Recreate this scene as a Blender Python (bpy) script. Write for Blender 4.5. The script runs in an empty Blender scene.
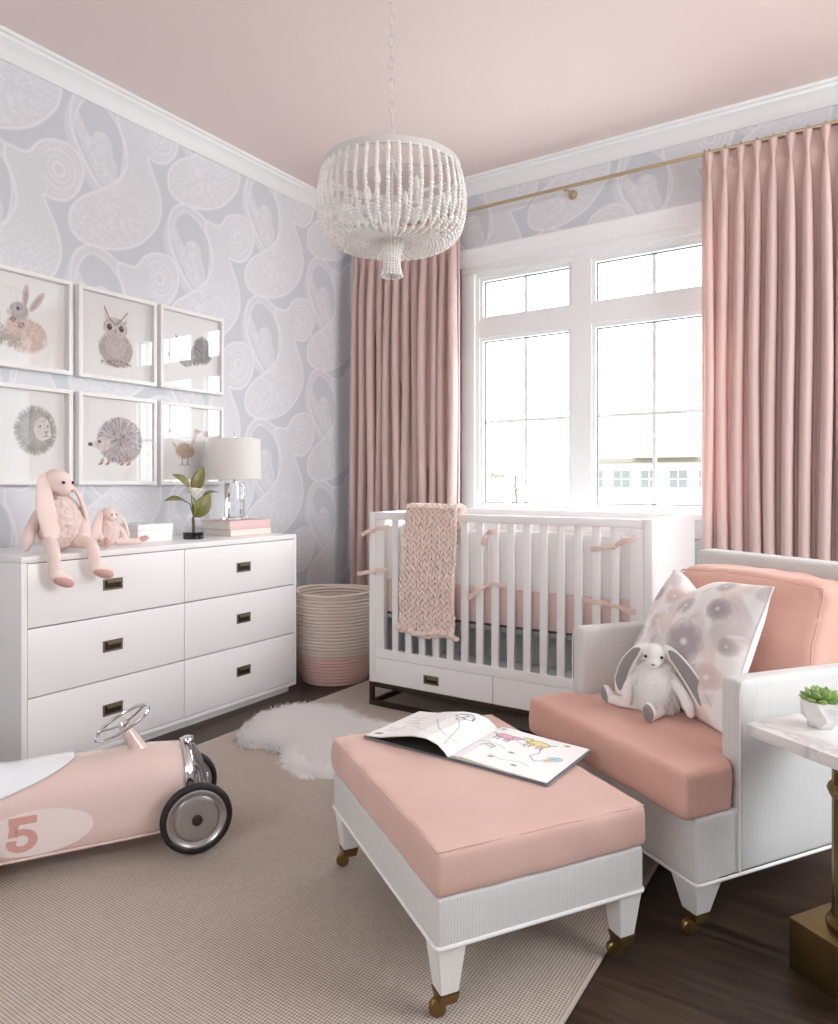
import bpy, bmesh, math, random
import numpy as np
from mathutils import Matrix, Vector, noise
random.seed(7); RNG = np.random.default_rng(11)
PI = math.pi
SC = bpy.context.scene
COL = SC.collection
V = Vector

# ------------------------------------------------------------------ colours and materials
def lin(c):
    c = c / 255.0
    return c / 12.92 if c <= 0.04045 else ((c + 0.055) / 1.055) ** 2.4
def rgb(r, g, b): return (lin(r), lin(g), lin(b), 1.0)
def s2l(a):
    return np.where(a <= 0.04045, a / 12.92, ((np.maximum(a, 0) + 0.055) / 1.055) ** 2.4)

class NT:
    def __init__(s, name):
        s.m = bpy.data.materials.new(name); s.m.use_nodes = True
        s.t = s.m.node_tree; s.b = s.t.nodes['Principled BSDF']; s.out = s.t.nodes['Material Output']
    def n(s, typ, **kw):
        nd = s.t.nodes.new(typ)
        for k, v in kw.items():
            if k in nd.inputs.keys(): nd.inputs[k].default_value = v
            else: setattr(nd, k, v)
        return nd
    def l(s, a, b): s.t.links.new(a, b)
    def coord(s, kind='Object', scale=(1, 1, 1), rot=(0, 0, 0)):
        tc = s.n('ShaderNodeTexCoord'); mp = s.n('ShaderNodeMapping')
        mp.inputs['Scale'].default_value = scale; mp.inputs['Rotation'].default_value = rot
        s.l(tc.outputs[kind], mp.inputs['Vector']); return mp.outputs['Vector']
    def ramp(s, fac, stops):
        r = s.n('ShaderNodeValToRGB'); e = r.color_ramp.elements
        e[0].position, e[0].color = stops[0]; e[1].position, e[1].color = stops[-1]
        for p, c in stops[1:-1]:
            x = e.new(p); x.color = c
        s.l(fac, r.inputs['Fac']); return r.outputs['Color']
    def bump(s, h, strength=.3, dist=.002):
        b = s.n('ShaderNodeBump', Strength=strength, Distance=dist); s.l(h, b.inputs['Height'])
        s.l(b.outputs['Normal'], s.b.inputs['Normal'])

def mat(name, color, rough=.5, metal=0., nscale=None, nstr=.2, ndist=.002, vary=None, spec=.5, sheen=0, coat=0, trans=0):
    t = NT(name); b = t.b
    b.inputs['Base Color'].default_value = color; b.inputs['Roughness'].default_value = rough
    b.inputs['Metallic'].default_value = metal; b.inputs['Specular IOR Level'].default_value = spec
    if sheen:
        b.inputs['Sheen Weight'].default_value = sheen; b.inputs['Sheen Roughness'].default_value = .4
        b.inputs['Sheen Tint'].default_value = (1, .9, .86, 1)
    b.inputs['Coat Weight'].default_value = coat
    if trans: b.inputs['Transmission Weight'].default_value = trans
    if nscale or vary:
        co = t.coord(scale=(1, 1, 1)); nz = t.n('ShaderNodeTexNoise', Scale=nscale or 8, Detail=4.0)
        t.l(co, nz.inputs['Vector'])
        if nscale and nstr: t.bump(nz.outputs['Fac'], nstr, ndist)
    if vary:
        c2, sc = vary
        n2 = t.n('ShaderNodeTexNoise', Scale=sc, Detail=3.0); t.l(co, n2.inputs['Vector'])
        t.l(t.ramp(n2.outputs['Fac'], [(.3, color), (.7, c2)]), b.inputs['Base Color'])
    return t.m

def vcol_mat(name, rough=.7, nscale=None, nstr=.15, spec=.3, trans=0):
    t = NT(name); a = t.n('ShaderNodeVertexColor', layer_name='Col')
    t.l(a.outputs['Color'], t.b.inputs['Base Color']); t.b.inputs['Roughness'].default_value = rough
    t.b.inputs['Specular IOR Level'].default_value = spec
    if nscale:
        nz = t.n('ShaderNodeTexNoise', Scale=nscale, Detail=3.0); t.l(t.coord(), nz.inputs['Vector']); t.bump(nz.outputs['Fac'], nstr, .001)
    return t.m

def weave_mat(name, c1, c2, freq, rough=.9, ang=0, strength=.5, dist=.002, sheen=0, diag=False):
    """two crossing thread directions: colour flecks and bump from sines of the object coordinates"""
    t = NT(name); co = t.coord(rot=(0, 0, ang)); sp = t.n('ShaderNodeSeparateXYZ'); t.l(co, sp.inputs[0])
    def sn(o, f):
        m = t.n('ShaderNodeMath', operation='MULTIPLY'); t.l(o, m.inputs[0]); m.inputs[1].default_value = f
        s_ = t.n('ShaderNodeMath', operation='SINE'); t.l(m.outputs[0], s_.inputs[0]); return s_.outputs[0]
    w = 2 * PI * freq
    def add(o, p, op='ADD'):
        m = t.n('ShaderNodeMath', operation=op); t.l(o, m.inputs[0])
        if isinstance(p, (int, float)): m.inputs[1].default_value = p
        else: t.l(p, m.inputs[1])
        return m.outputs[0]
    hx = add(sp.outputs[0], add(sp.outputs[2], 1.0, 'MULTIPLY')) if diag else sp.outputs[0]
    hy = add(sp.outputs[1], sp.outputs[2]) if diag else sp.outputs[1]
    f = add(sn(hx, w), sn(hy, w), 'MULTIPLY')
    g = add(add(f, .5, 'MULTIPLY'), .5)
    nz = t.n('ShaderNodeTexNoise', Scale=60.0, Detail=3.0); t.l(t.coord(), nz.inputs['Vector'])
    h = add(add(g, .75, 'MULTIPLY'), add(nz.outputs['Fac'], .25, 'MULTIPLY'))
    t.l(t.ramp(h, [(.25, c1), (.75, c2)]), t.b.inputs['Base Color'])
    t.bump(h, strength, dist); t.b.inputs['Roughness'].default_value = rough; t.b.inputs['Specular IOR Level'].default_value = .2
    if sheen: t.b.inputs['Sheen Weight'].default_value = sheen
    return t.m

def glass_mat(name, tint=(1, 1, 1, 1), refl=.6):
    t = NT(name); t.t.nodes.remove(t.b)
    tr = t.n('ShaderNodeBsdfTransparent', Color=tint); gl = t.n('ShaderNodeBsdfGlossy', Roughness=.01)
    fr = t.n('ShaderNodeLayerWeight', Blend=.5); mx = t.n('ShaderNodeMixShader'); pw = t.n('ShaderNodeMath', operation='POWER'); mu = t.n('ShaderNodeMath', operation='MULTIPLY_ADD')
    t.l(fr.outputs['Facing'], pw.inputs[0]); pw.inputs[1].default_value = 5.0
    t.l(pw.outputs[0], mu.inputs[0]); mu.inputs[1].default_value = refl; mu.inputs[2].default_value = .04*refl
    t.l(mu.outputs[0], mx.inputs[0]); t.l(tr.outputs[0], mx.inputs[1]); t.l(gl.outputs[0], mx.inputs[2])
    t.l(mx.outputs[0], t.out.inputs['Surface']); return t.m

def fabric_trans(name, color, tcol, w=.25, nscale=300, sheen=.2):
    t = NT(name); b = t.b; b.inputs['Base Color'].default_value = color; b.inputs['Roughness'].default_value = .85
    b.inputs['Specular IOR Level'].default_value = .15; b.inputs['Sheen Weight'].default_value = sheen
    tl = t.n('ShaderNodeBsdfTranslucent', Color=tcol); mx = t.n('ShaderNodeMixShader', Fac=w)
    t.l(b.outputs[0], mx.inputs[1]); t.l(tl.outputs[0], mx.inputs[2]); t.l(mx.outputs[0], t.out.inputs['Surface'])
    nz = t.n('ShaderNodeTexNoise', Scale=float(nscale), Detail=2.0); t.l(t.coord(), nz.inputs['Vector']); t.bump(nz.outputs['Fac'], .15, .001)
    return t.m

def wood_floor():
    t = NT('dark_wood_planks'); co = t.coord()
    br = t.n('ShaderNodeTexBrick', offset=.37, offset_frequency=2); br.inputs['Scale'].default_value = 1.0
    br.inputs['Brick Width'].default_value = 1.4; br.inputs['Row Height'].default_value = .125
    br.inputs['Mortar Size'].default_value = .0015; br.inputs['Mortar Smooth'].default_value = .3
    br.inputs['Color1'].default_value = (.2, .2, .2, 1); br.inputs['Color2'].default_value = (.9, .9, .9, 1); br.inputs['Mortar'].default_value = (0, 0, 0, 1)
    t.l(co, br.inputs['Vector'])
    mp = t.n('ShaderNodeMapping'); mp.inputs['Scale'].default_value = (2.2, 26, 1); t.l(co, mp.inputs['Vector'])
    wv = t.n('ShaderNodeTexNoise', Scale=1.6, Detail=8.0, Roughness=.65, Distortion=.6); t.l(mp.outputs[0], wv.inputs['Vector'])
    m = t.n('ShaderNodeMath', operation='MULTIPLY'); t.l(br.outputs['Color'], m.inputs[0]); m.inputs[1].default_value = .22
    a = t.n('ShaderNodeMath', operation='ADD'); t.l(m.outputs[0], a.inputs[0]); t.l(wv.outputs['Fac'], a.inputs[1])
    t.l(t.ramp(a.outputs[0], [(.32, rgb(28, 20, 15)), (.55, rgb(54, 41, 32)), (.85, rgb(84, 66, 52))]), t.b.inputs['Base Color'])
    rr = t.n('ShaderNodeMath', operation='MULTIPLY_ADD'); t.l(wv.outputs['Fac'], rr.inputs[0]); rr.inputs[1].default_value = .25; rr.inputs[2].default_value = .3
    t.l(rr.outputs[0], t.b.inputs['Roughness'])
    h = t.n('ShaderNodeMath', operation='SUBTRACT'); t.l(wv.outputs['Fac'], h.inputs[0]); t.l(br.outputs['Fac'], h.inputs[1]); t.bump(h.outputs[0], .25, .0015)
    return t.m

def marble():
    t = NT('white_marble'); co = t.coord(); nz = t.n('ShaderNodeTexNoise', Scale=5.0, Detail=5.0, Roughness=.5, Distortion=.8); t.l(co, nz.inputs['Vector'])
    t.l(t.ramp(nz.outputs['Fac'], [(.35, rgb(236, 234, 232)), (.47, rgb(232, 230, 228)), (.51, rgb(206, 204, 203)), (.56, rgb(234, 232, 230)), (.8, rgb(240, 238, 236))]), t.b.inputs['Base Color'])
    t.b.inputs['Roughness'].default_value = .2; return t.m

WHITE = mat('white_paint', rgb(240, 239, 238), .35, nscale=25, nstr=.02)
LACQ = mat('white_lacquer', rgb(244, 242, 241), .3, nscale=30, nstr=.01)
TRIM = mat('white_trim_paint', rgb(243, 245, 245), .4, nscale=25, nstr=.02)
CRIBW = mat('crib_white_paint', rgb(242, 241, 240), .4, nscale=25, nstr=.02)
CEIL = mat('pink_ceiling_paint', rgb(238, 222, 217), .8, nscale=90, nstr=.05)
PLAST = mat('plain_wall_paint', rgb(232, 230, 230), .85, nscale=60, nstr=.04)
WALLP = vcol_mat('paisley_wallpaper', .75)
PRINT = vcol_mat('animal_print_paper', .6)
PAGE = vcol_mat('printed_page', .45)
BRONZE = mat('dark_bronze', rgb(72, 62, 54), .4, .8, nscale=40, nstr=.05)
PULLB = mat('aged_brass_pull', rgb(124, 110, 88), .45, .55, nscale=40, nstr=.05)
BRASS = mat('brushed_brass', rgb(200, 182, 150), .3, .95, nscale=60, nstr=.05)
ABRASS = mat('antique_brass', rgb(150, 122, 78), .35, .9, nscale=30, nstr=.1, vary=(rgb(110, 86, 50), 6))
CHROME = mat('polished_chrome', rgb(225, 225, 228), .12, 1.)
ALU = mat('satin_aluminium', rgb(190, 188, 188), .32, .95, nscale=30, nstr=.03)
RUBBER = mat('black_rubber', rgb(28, 27, 27), .55, nscale=90, nstr=.05)
CARPINK = mat('pink_car_enamel', rgb(226, 201, 193), .25, coat=.6, nscale=10, nstr=.01)
CARWHITE = mat('white_car_enamel', rgb(240, 242, 245), .25, coat=.5, nscale=10, nstr=.01)
DECALW = mat('pale_car_roundel', rgb(236, 222, 217), .35, nscale=10, nstr=.01)
DECALP = mat('rose_number_paint', rgb(214, 162, 152), .35, nscale=10, nstr=.01)
VELVET = mat('blush_velvet', rgb(213, 177, 165), .85, nscale=9, nstr=.35, ndist=.006, vary=(rgb(222, 189, 178), 5), spec=.15, sheen=.35)
VELVET2 = mat('salmon_velvet', rgb(218, 170, 154), .85, nscale=9, nstr=.35, ndist=.006, vary=(rgb(225, 182, 168), 5), spec=.15, sheen=.35)
UPH = weave_mat('white_herringbone_upholstery', rgb(206, 205, 203), rgb(226, 225, 223), 150, diag=True, strength=.3, dist=.001)
UPHP = mat('white_upholstery_piping', rgb(238, 237, 235), .85, nscale=200, nstr=.2)
LEGW = mat('white_leg_paint', rgb(236, 235, 232), .4, nscale=20, nstr=.02)
CARPET = weave_mat('beige_woven_rug', rgb(150, 137, 127), rgb(216, 205, 194), 98, ang=PI/4, strength=.7, dist=.0025)
CARPETE = mat('beige_rug_binding', rgb(188, 176, 164), .9, nscale=200, nstr=.3)
FUR = fabric_trans('white_sheepskin_pile', rgb(254, 253, 252), rgb(254, 253, 252), .3, 30, .1)
BFUR = mat('white_bunny_fur', rgb(253, 252, 250), .9, spec=.1, nscale=30, nstr=.01)
CURT = fabric_trans('blush_curtain_fabric', rgb(227, 204, 199), rgb(240, 205, 198), .25)
KNIT = mat('blush_chunky_yarn', rgb(234, 208, 197), .9, nscale=260, nstr=.4, ndist=.003, vary=(rgb(240, 224, 216), 30), spec=.1, sheen=.3)
MATTR = mat('white_mattress_cover', rgb(238, 236, 236), .85, nscale=30, nstr=.1)
PINKF = fabric_trans('pink_bumper_fabric', rgb(234, 214, 208), rgb(235, 200, 192), .2)
WHITF = fabric_trans('white_bumper_fabric', rgb(238, 236, 234), rgb(240, 238, 236), .3)
PINKR = mat('pink_ribbon', rgb(232, 208, 198), .7, nscale=80, nstr=.1, sheen=.2)
BUNP = mat('pink_plush', rgb(240, 219, 212), .9, nscale=160, nstr=.3, spec=.1, sheen=.5)
BUNC = mat('pink_curly_plush', rgb(243, 226, 220), .95, nscale=70, nstr=1., ndist=.008, vary=(rgb(230, 206, 200), 60), spec=.1, sheen=.4)
BUND = mat('rose_plush_sole', rgb(212, 168, 160), .9, nscale=160, nstr=.3, spec=.1, sheen=.4)
BUNW = mat('white_plush', rgb(240, 238, 235), .9, nscale=160, nstr=.3, spec=.1, sheen=.4)
BUNG = mat('grey_plush_lining', rgb(150, 147, 147), .9, nscale=160, nstr=.3, spec=.1, sheen=.3)
EYE = mat('black_bead_eye', rgb(20, 18, 18), .15)
BEAD = mat('white_painted_wood_bead', rgb(247, 246, 243), .5, nscale=30, nstr=.05, vary=(rgb(236, 233, 228), 14))
CHGREY = mat('whitewashed_metal', rgb(214, 212, 208), .55, nscale=40, nstr=.08)
BULB = mat('frosted_bulb_glass', rgb(238, 236, 230), .3)
GLASS = glass_mat('window_glass', (.98, .99, .99, 1), .5)
PGLASS = glass_mat('picture_glass', (1, 1, 1, 1), 1.6)
CRYST = NT('clear_crystal'); CRYST.b.inputs['Transmission Weight'].default_value = 1; CRYST.b.inputs['Roughness'].default_value = .02; CRYST.b.inputs['IOR'].default_value = 1.5
CRYST.b.inputs['Base Color'].default_value = (.96, .96, .98, 1); CRYST = CRYST.m
SHADE = fabric_trans('white_linen_shade', rgb(250, 249, 247), rgb(250, 248, 244), .5)
LEAF = mat('magnolia_leaf', rgb(104, 106, 58), .35, nscale=30, nstr=.2, vary=(rgb(130, 124, 66), 18))
LEAFB = mat('magnolia_leaf_underside', rgb(140, 116, 70), .6, nscale=30, nstr=.1)
PETAL = mat('cream_petal', rgb(246, 243, 230), .5, nscale=30, nstr=.05)
STEM = mat('brown_green_stem', rgb(90, 82, 52), .6, nscale=60, nstr=.2)
POTB = mat('black_glossy_pot', rgb(22, 22, 24), .15, nscale=10, nstr=.01)
SUCC = mat('succulent_leaf', rgb(116, 152, 78), .45, nscale=30, nstr=.1, vary=(rgb(160, 186, 116), 25))
MARBLE = marble()
BASK1 = mat('beige_cotton_rope', rgb(219, 205, 195), .9, nscale=160, nstr=.4, spec=.1)
BASK2 = mat('pink_cotton_rope', rgb(226, 190, 182), .9, nscale=160, nstr=.4, spec=.1)
PAPER = mat('page_edges', rgb(240, 237, 230), .8, nscale=120, nstr=.2)
COVP = mat('pink_book_cloth', rgb(222, 188, 188), .6, nscale=200, nstr=.1)
COVC = mat('cream_book_cloth', rgb(236, 224, 214), .6, nscale=200, nstr=.1)
COVW = mat('white_book_cloth', rgb(240, 240, 240), .5, nscale=200, nstr=.05)
COVG = mat('grey_book_cover', rgb(120, 126, 134), .4, nscale=50, nstr=.05)
DARK = mat('dark_hollow_fill', rgb(38, 33, 29), .6, .3, nscale=40, nstr=.05)
UNDER = mat('grey_crib_base_panel', rgb(150, 156, 156), .8, nscale=60, nstr=.05)
FLOOR = wood_floor()
SNOW = mat('snowy_ground', rgb(190, 190, 188), .9, nscale=3, nstr=.1)
ROOF = mat('pale_shingles', rgb(96, 90, 80), .9, nscale=12, nstr=.2)
STUCCO = mat('pale_stucco', rgb(150, 147, 140), .9, nscale=12, nstr=.1)
HWIN = mat('house_window_pane', rgb(74, 77, 77), .3, nscale=5, nstr=.01)
BARK = mat('bare_bark', rgb(88, 80, 70), .9, nscale=30, nstr=.2)

# ------------------------------------------------------------------ mesh helpers
I4 = Matrix.Identity(4)
def T(x, y, z): return Matrix.Translation((x, y, z))
def R(a, ax='Z'): return Matrix.Rotation(a, 4, ax)
def S3(x, y, z): return Matrix.Diagonal((x, y, z, 1))

def wm(o):
    m = o.matrix_basis.copy(); p = o.parent
    while p is not None: m = p.matrix_basis @ m; p = p.parent
    return m

def link(o, parent=None):
    COL.objects.link(o)
    if parent is not None: o.parent = parent
    return o

def finish(me, m, ang=35):
    if m: me.materials.append(m)
    me.polygons.foreach_set('use_smooth', [True] * len(me.polygons))
    try: me.set_sharp_from_angle(angle=math.radians(ang))
    except Exception: pass

def obj(name, bm, m, parent=None, ang=35, world=True, origin=None):
    """bm holds world coordinates; they are carried into the parent's frame"""
    bmesh.ops.recalc_face_normals(bm, faces=bm.faces)
    if parent is not None and world: bm.transform(wm(parent).inverted())
    me = bpy.data.meshes.new(name)
    if origin is not None: bm.transform(T(*origin).inverted())
    bm.to_mesh(me); bm.free(); finish(me, m, ang)
    o = bpy.data.objects.new(name, me)
    if origin is not None: o.location = origin
    return link(o, parent)

def tag(o, label=None, cat=None, group=None, kind=None):
    if label: o['label'] = label
    if cat: o['category'] = cat
    if group: o['group'] = group
    if kind: o['kind'] = kind
    return o

def thing(name, label, cat, loc=(0, 0, 0), rz=0, group=None):
    o = bpy.data.objects.new(name, None); o.empty_display_size = .05
    o.location = loc; o.rotation_euler = (0, 0, rz); COL.objects.link(o)
    return tag(o, label, cat, group)

def struct(name, bm, m, ang=35): return tag(obj(name, bm, m, ang=ang), kind='structure')

def copy_tree(o, parent=None):
    c = o.copy(); COL.objects.link(c); c.parent = parent
    for ch in [x for x in bpy.data.objects if x.parent == o]: copy_tree(ch, c)
    return c

def BM(): return bmesh.new()

def box(bm, x0, x1, y0, y1, z0, z1, bev=0, M=I4, seg=2):
    b2 = bmesh.new(); r = bmesh.ops.create_cube(b2, size=1)
    bmesh.ops.transform(b2, verts=b2.verts, matrix=T((x0+x1)/2, (y0+y1)/2, (z0+z1)/2) @ S3(abs(x1-x0), abs(y1-y0), abs(z1-z0)))
    if bev: bmesh.ops.bevel(b2, geom=b2.edges[:] , offset=bev, segments=seg, affect='EDGES', profile=.6)
    b2.transform(M); merge(bm, b2); return bm

def merge(bm, b2):
    me = bpy.data.meshes.new('_t'); b2.to_mesh(me); b2.free(); bm.from_mesh(me); bpy.data.meshes.remove(me)

def lathe(bm, prof, seg=32, M=I4, cap=True):
    rings = []
    for r, z in prof:
        rings.append([bm.verts.new(M @ V((r*math.cos(2*PI*i/seg), r*math.sin(2*PI*i/seg), z))) for i in range(seg)])
    for a, b in zip(rings, rings[1:]):
        for i in range(seg):
            j = (i+1) % seg; bm.faces.new((a[i], a[j], b[j], b[i]))
    if cap:
        if prof[0][0] > 1e-6: bm.faces.new(rings[0][::-1])
        if prof[-1][0] > 1e-6: bm.faces.new(rings[-1])
    return bm

def tube(bm, pts, rad, seg=8, closed=False, flat=1.0, up=None):
    pts = [V(p) for p in pts]; n = len(pts)
    rs = rad if isinstance(rad, (list, tuple)) else [rad]*n
    rings = []; prev = V(up) if up else None
    for i, p in enumerate(pts):
        a = pts[(i-1) % n] if (closed or i > 0) else p; b = pts[(i+1) % n] if (closed or i < n-1) else p
        t = (b - a).normalized() if (b-a).length > 1e-9 else V((0, 0, 1))
        if prev is None: prev = V((0, 0, 1)) if abs(t.z) < .9 else V((1, 0, 0))
        u = (prev - t*prev.dot(t))
        u = u.normalized() if u.length > 1e-6 else t.orthogonal().normalized()
        w = t.cross(u).normalized(); prev = u
        r = max(rs[i], 1e-5)
        rings.append([bm.verts.new(p + u*math.cos(2*PI*k/seg)*r*flat + w*math.sin(2*PI*k/seg)*r) for k in range(seg)])
    m = n if closed else n-1
    for i in range(m):
        a, b = rings[i], rings[(i+1) % n]
        for k in range(seg):
            j = (k+1) % seg; bm.faces.new((a[k], a[j], b[j], b[k]))
    if not closed: bm.faces.new(rings[0][::-1]); bm.faces.new(rings[-1])
    return bm

def ell(bm, c, r, rot=None, u=16, v=10):
    r = r if isinstance(r, (tuple, list)) else (r, r, r)
    M = T(*c) @ (rot if rot is not None else I4) @ S3(*r)
    bmesh.ops.create_uvsphere(bm, u_segments=u, v_segments=v, radius=1, matrix=M); return bm

def cut(bm_dirs): pass

def rbox(bm, hx, hy, hz, r, nx=14, ny=14, nz=5, f=None, M=I4):
    """soft-cornered box, denser near its edges, then reshaped by f(p, normalised p)"""
    def cs(h, n):
        e = [-h, -h+.15*r, -h+.5*r, -h+r]
        mid = [(-h+r) + (2*h-2*r)*i/n for i in range(1, n)]
        return e + mid + [-v for v in e[::-1]]
    xs, ys, zs = cs(hx, nx), cs(hy, ny), cs(hz, nz)
    b2 = bmesh.new(); vd = {}
    def vt(p):
        k = tuple(round(c, 6) for c in p)
        if k not in vd:
            q = V([max(-(h-r), min(h-r, c)) for c, h in zip(p, (hx, hy, hz))]); d = V(p) - q
            w = q + d.normalized()*r if d.length > 1e-9 else V(p)
            if f: w = f(w, V((p[0]/hx, p[1]/hy, p[2]/hz)))
            vd[k] = b2.verts.new(w)
        return vd[k]
    def face(a, b, fn):
        for i in range(len(a)-1):
            for j in range(len(b)-1):
                b2.faces.new([vt(fn(a[i], b[j])), vt(fn(a[i+1], b[j])), vt(fn(a[i+1], b[j+1])), vt(fn(a[i], b[j+1]))])
    for s in (-1, 1):
        face(xs, ys, lambda x, y: (x, y, s*hz)); face(xs, zs, lambda x, z: (x, s*hy, z)); face(ys, zs, lambda y, z: (s*hx, y, z))
    bmesh.ops.recalc_face_normals(b2, faces=b2.faces); b2.transform(M); merge(bm, b2); return bm

def poly_prism(bm, pts, z0, z1, M=I4):
    lo = [bm.verts.new(M @ V((x, y, z0))) for x, y in pts]; hi = [bm.verts.new(M @ V((x, y, z1))) for x, y in pts]
    n = len(pts); bm.faces.new(lo[::-1]); bm.faces.new(hi)
    for i in range(n): bm.faces.new((lo[i], lo[(i+1) % n], hi[(i+1) % n], hi[i]))
    return bm

def frustum(bm, cx, cy, z0, z1, w0, w1, M=I4, bev=.003):
    b2 = bmesh.new()
    lo = [b2.verts.new((cx+sx*w0/2, cy+sy*w0/2, z0)) for sx, sy in ((-1,-1),(1,-1),(1,1),(-1,1))]
    hi = [b2.verts.new((cx+sx*w1/2, cy+sy*w1/2, z1)) for sx, sy in ((-1,-1),(1,-1),(1,1),(-1,1))]
    b2.faces.new(lo[::-1]); b2.faces.new(hi)
    for i in range(4): b2.faces.new((lo[i], lo[(i+1) % 4], hi[(i+1) % 4], hi[i]))
    if bev: bmesh.ops.bevel(b2, geom=b2.edges[:], offset=bev, segments=2, affect='EDGES')
    b2.transform(M); merge(bm, b2); return bm

def catmull(p, n=8, closed=True):
    out = []; N = len(p); p = [np.array(q, float) for q in p]
    for i in range(N if closed else N-1):
        a, b, c, d = (p[(i-1) % N], p[i], p[(i+1) % N], p[(i+2) % N]) if closed else (p[max(i-1, 0)], p[i], p[i+1], p[min(i+2, N-1)])
        for k in range(n):
            t = k/n; out.append(.5*((2*b)+(-a+c)*t+(2*a-5*b+4*c-d)*t*t+(-a+3*b-3*c+d)*t**3))
    if not closed: out.append(p[-1])
    return out

def np_mesh(name, verts, faces, m, parent=None, world=True):
    """big meshes straight from arrays; verts in world coordinates"""
    verts = np.asarray(verts, np.float32)
    if parent is not None and world:
        Mi = np.array(wm(parent).inverted()); verts = verts @ Mi[:3, :3].T + Mi[:3, 3]
    me = bpy.data.meshes.new(name); k = faces.shape[1]
    me.vertices.add(len(verts)); me.vertices.foreach_set('co', np.ascontiguousarray(verts, np.float32).ravel())
    me.loops.add(faces.size); me.loops.foreach_set('vertex_index', faces.astype(np.int32).ravel())
    me.polygons.add(len(faces)); me.polygons.foreach_set('loop_start', np.arange(0, faces.size, k, dtype=np.int32))
    me.polygons.foreach_set('use_smooth', np.ones(len(faces), bool))
    me.update(calc_edges=True); me.validate()
    if m: me.materials.append(m)
    return link(bpy.data.objects.new(name, me), parent)

def img_mesh(name, img, P, m, parent=None, keep=None):
    """a surface of H x W vertices at P, its printed pattern held as one colour per vertex (sRGB in)"""
    h, w = img.shape[:2]; idx = np.arange(h*w).reshape(h, w)
    f = np.stack([idx[:-1, :-1], idx[:-1, 1:], idx[1:, 1:], idx[1:, :-1]], -1).reshape(-1, 4)
    if keep is not None: f = f[keep.reshape(-1)]
    o = np_mesh(name, P.reshape(-1, 3), f, m, parent)
    c = np.ones((h*w, 4), np.float32); c[:, :3] = s2l(img.reshape(-1, 3))
    a = o.data.color_attributes.new('Col', 'FLOAT_COLOR', 'POINT'); a.data.foreach_set('color', c.ravel())
    return o

# ------------------------------------------------------------------ drawing into arrays (for printed patterns)
def seg_dist(X, Y, P, closed=True):
    P = np.array(P); Q = np.roll(P, -1, 0) if closed else P[1:]; P = P if closed else P[:-1]
    d = np.full(X.shape, 9.)
    for (ax, ay), (bx, by) in zip(P, Q):
        vx, vy = bx-ax, by-ay; L = vx*vx+vy*vy+1e-12
        t = np.clip(((X-ax)*vx+(Y-ay)*vy)/L, 0, 1); d = np.minimum(d, np.hypot(X-ax-t*vx, Y-ay-t*vy))
    return d
def inside(X, Y, P):
    r = np.zeros(X.shape, bool); n = len(P)
    for i in range(n):
        ax, ay = P[i]; bx, by = P[(i+1) % n]
        if ay == by: continue
        r ^= ((ay > Y) != (by > Y)) & (X < (bx-ax)*(Y-ay)/(by-ay)+ax)
    return r
def vnoise(X, Y, f, seed=0):
    """smooth value noise"""
    g = np.random.default_rng(seed).random((64, 64)); x, y = X*f, Y*f
    i, j = np.floor(x).astype(int), np.floor(y).astype(int); u, v = x-i, y-j; u = u*u*(3-2*u); v = v*v*(3-2*v)
    a, b, c, d = g[j % 64, i % 64], g[j % 64, (i+1) % 64], g[(j+1) % 64, i % 64], g[(j+1) % 64, (i+1) % 64]
    return (a*(1-u)+b*u)*(1-v)+(c*(1-u)+d*u)*v

class Canvas:
    """y runs up, units 0..1 across the width"""
    def __init__(s, w, h, bg, asp=1.):
        s.X, s.Y = np.meshgrid((np.arange(w)+.5)/w, (np.arange(h)+.5)/h*asp); s.a = np.ones((h, w, 3))*np.array(bg)/255.; s.px = 1./w; s.rng = np.random.default_rng(5); s.sh = 0.
    def put(s, mask, col):
        mask = np.clip(mask, 0, 1)[..., None]; s.a = s.a*(1-mask)+np.array(col)/255.*mask
    def ell(s, cx, cy, rx, ry, col, rot=0, al=1., soft=None):
        c, n = math.cos(rot), math.sin(rot); x, y = s.X-cx, s.Y-cy; u, v = (x*c+y*n)/rx, (-x*n+y*c)/ry
        d = (1-np.hypot(u, v))*min(rx, ry); s.put(al*np.clip(d/(soft or s.px*1.2)+.5, 0, 1), col)
    def line(s, p, w, col, al=1., closed=False):
        d = seg_dist(s.X, s.Y, p, closed); s.put(al*np.clip((w/2-d)/(s.px*1.2)+.5, 0, 1), col)
    def poly(s, p, col, al=1.):
        m = inside(s.X, s.Y, p); s.put(m*al, col)
    def strokes(s, cx, cy, rx, ry, n, ln, col, out=True, al=.7, w=None, jit=30):
        for k in range(n):
            a = s.rng.random()*2*PI; r = math.sqrt(s.rng.random()); x, y = cx+rx*r*math.cos(a), cy+ry*r*math.sin(a)
            d = a+s.rng.normal()*.35 if out else -PI/2+s.rng.normal()*.5; q = s.rng.integers(-jit, jit)
            x1, y1 = x+ln*math.cos(d), y+ln*math.sin(d); pad = s.px*3
            i0, i1 = int((min(x, x1)-pad+s.sh)/s.px), int((max(x, x1)+pad+s.sh)/s.px)+1; j0, j1 = int((min(y, y1)-pad)/s.px), int((max(y, y1)+pad)/s.px)+1
            i0, j0 = max(i0, 0), max(j0, 0)
            if i1 <= i0 or j1 <= j0: continue
            dd = seg_dist(s.X[j0:j1, i0:i1], s.Y[j0:j1, i0:i1], [(x, y), (x1, y1)], False)
            m = (al*np.clip(((w or s.px*1.3)/2-dd)/(s.px*1.)+.5, 0, 1))[..., None]
            s.a[j0:j1, i0:i1] = s.a[j0:j1, i0:i1]*(1-m)+np.clip(np.array(col)+q, 0, 255)/255.*m
SKY = 10.5; EXPO = 0.08
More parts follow.
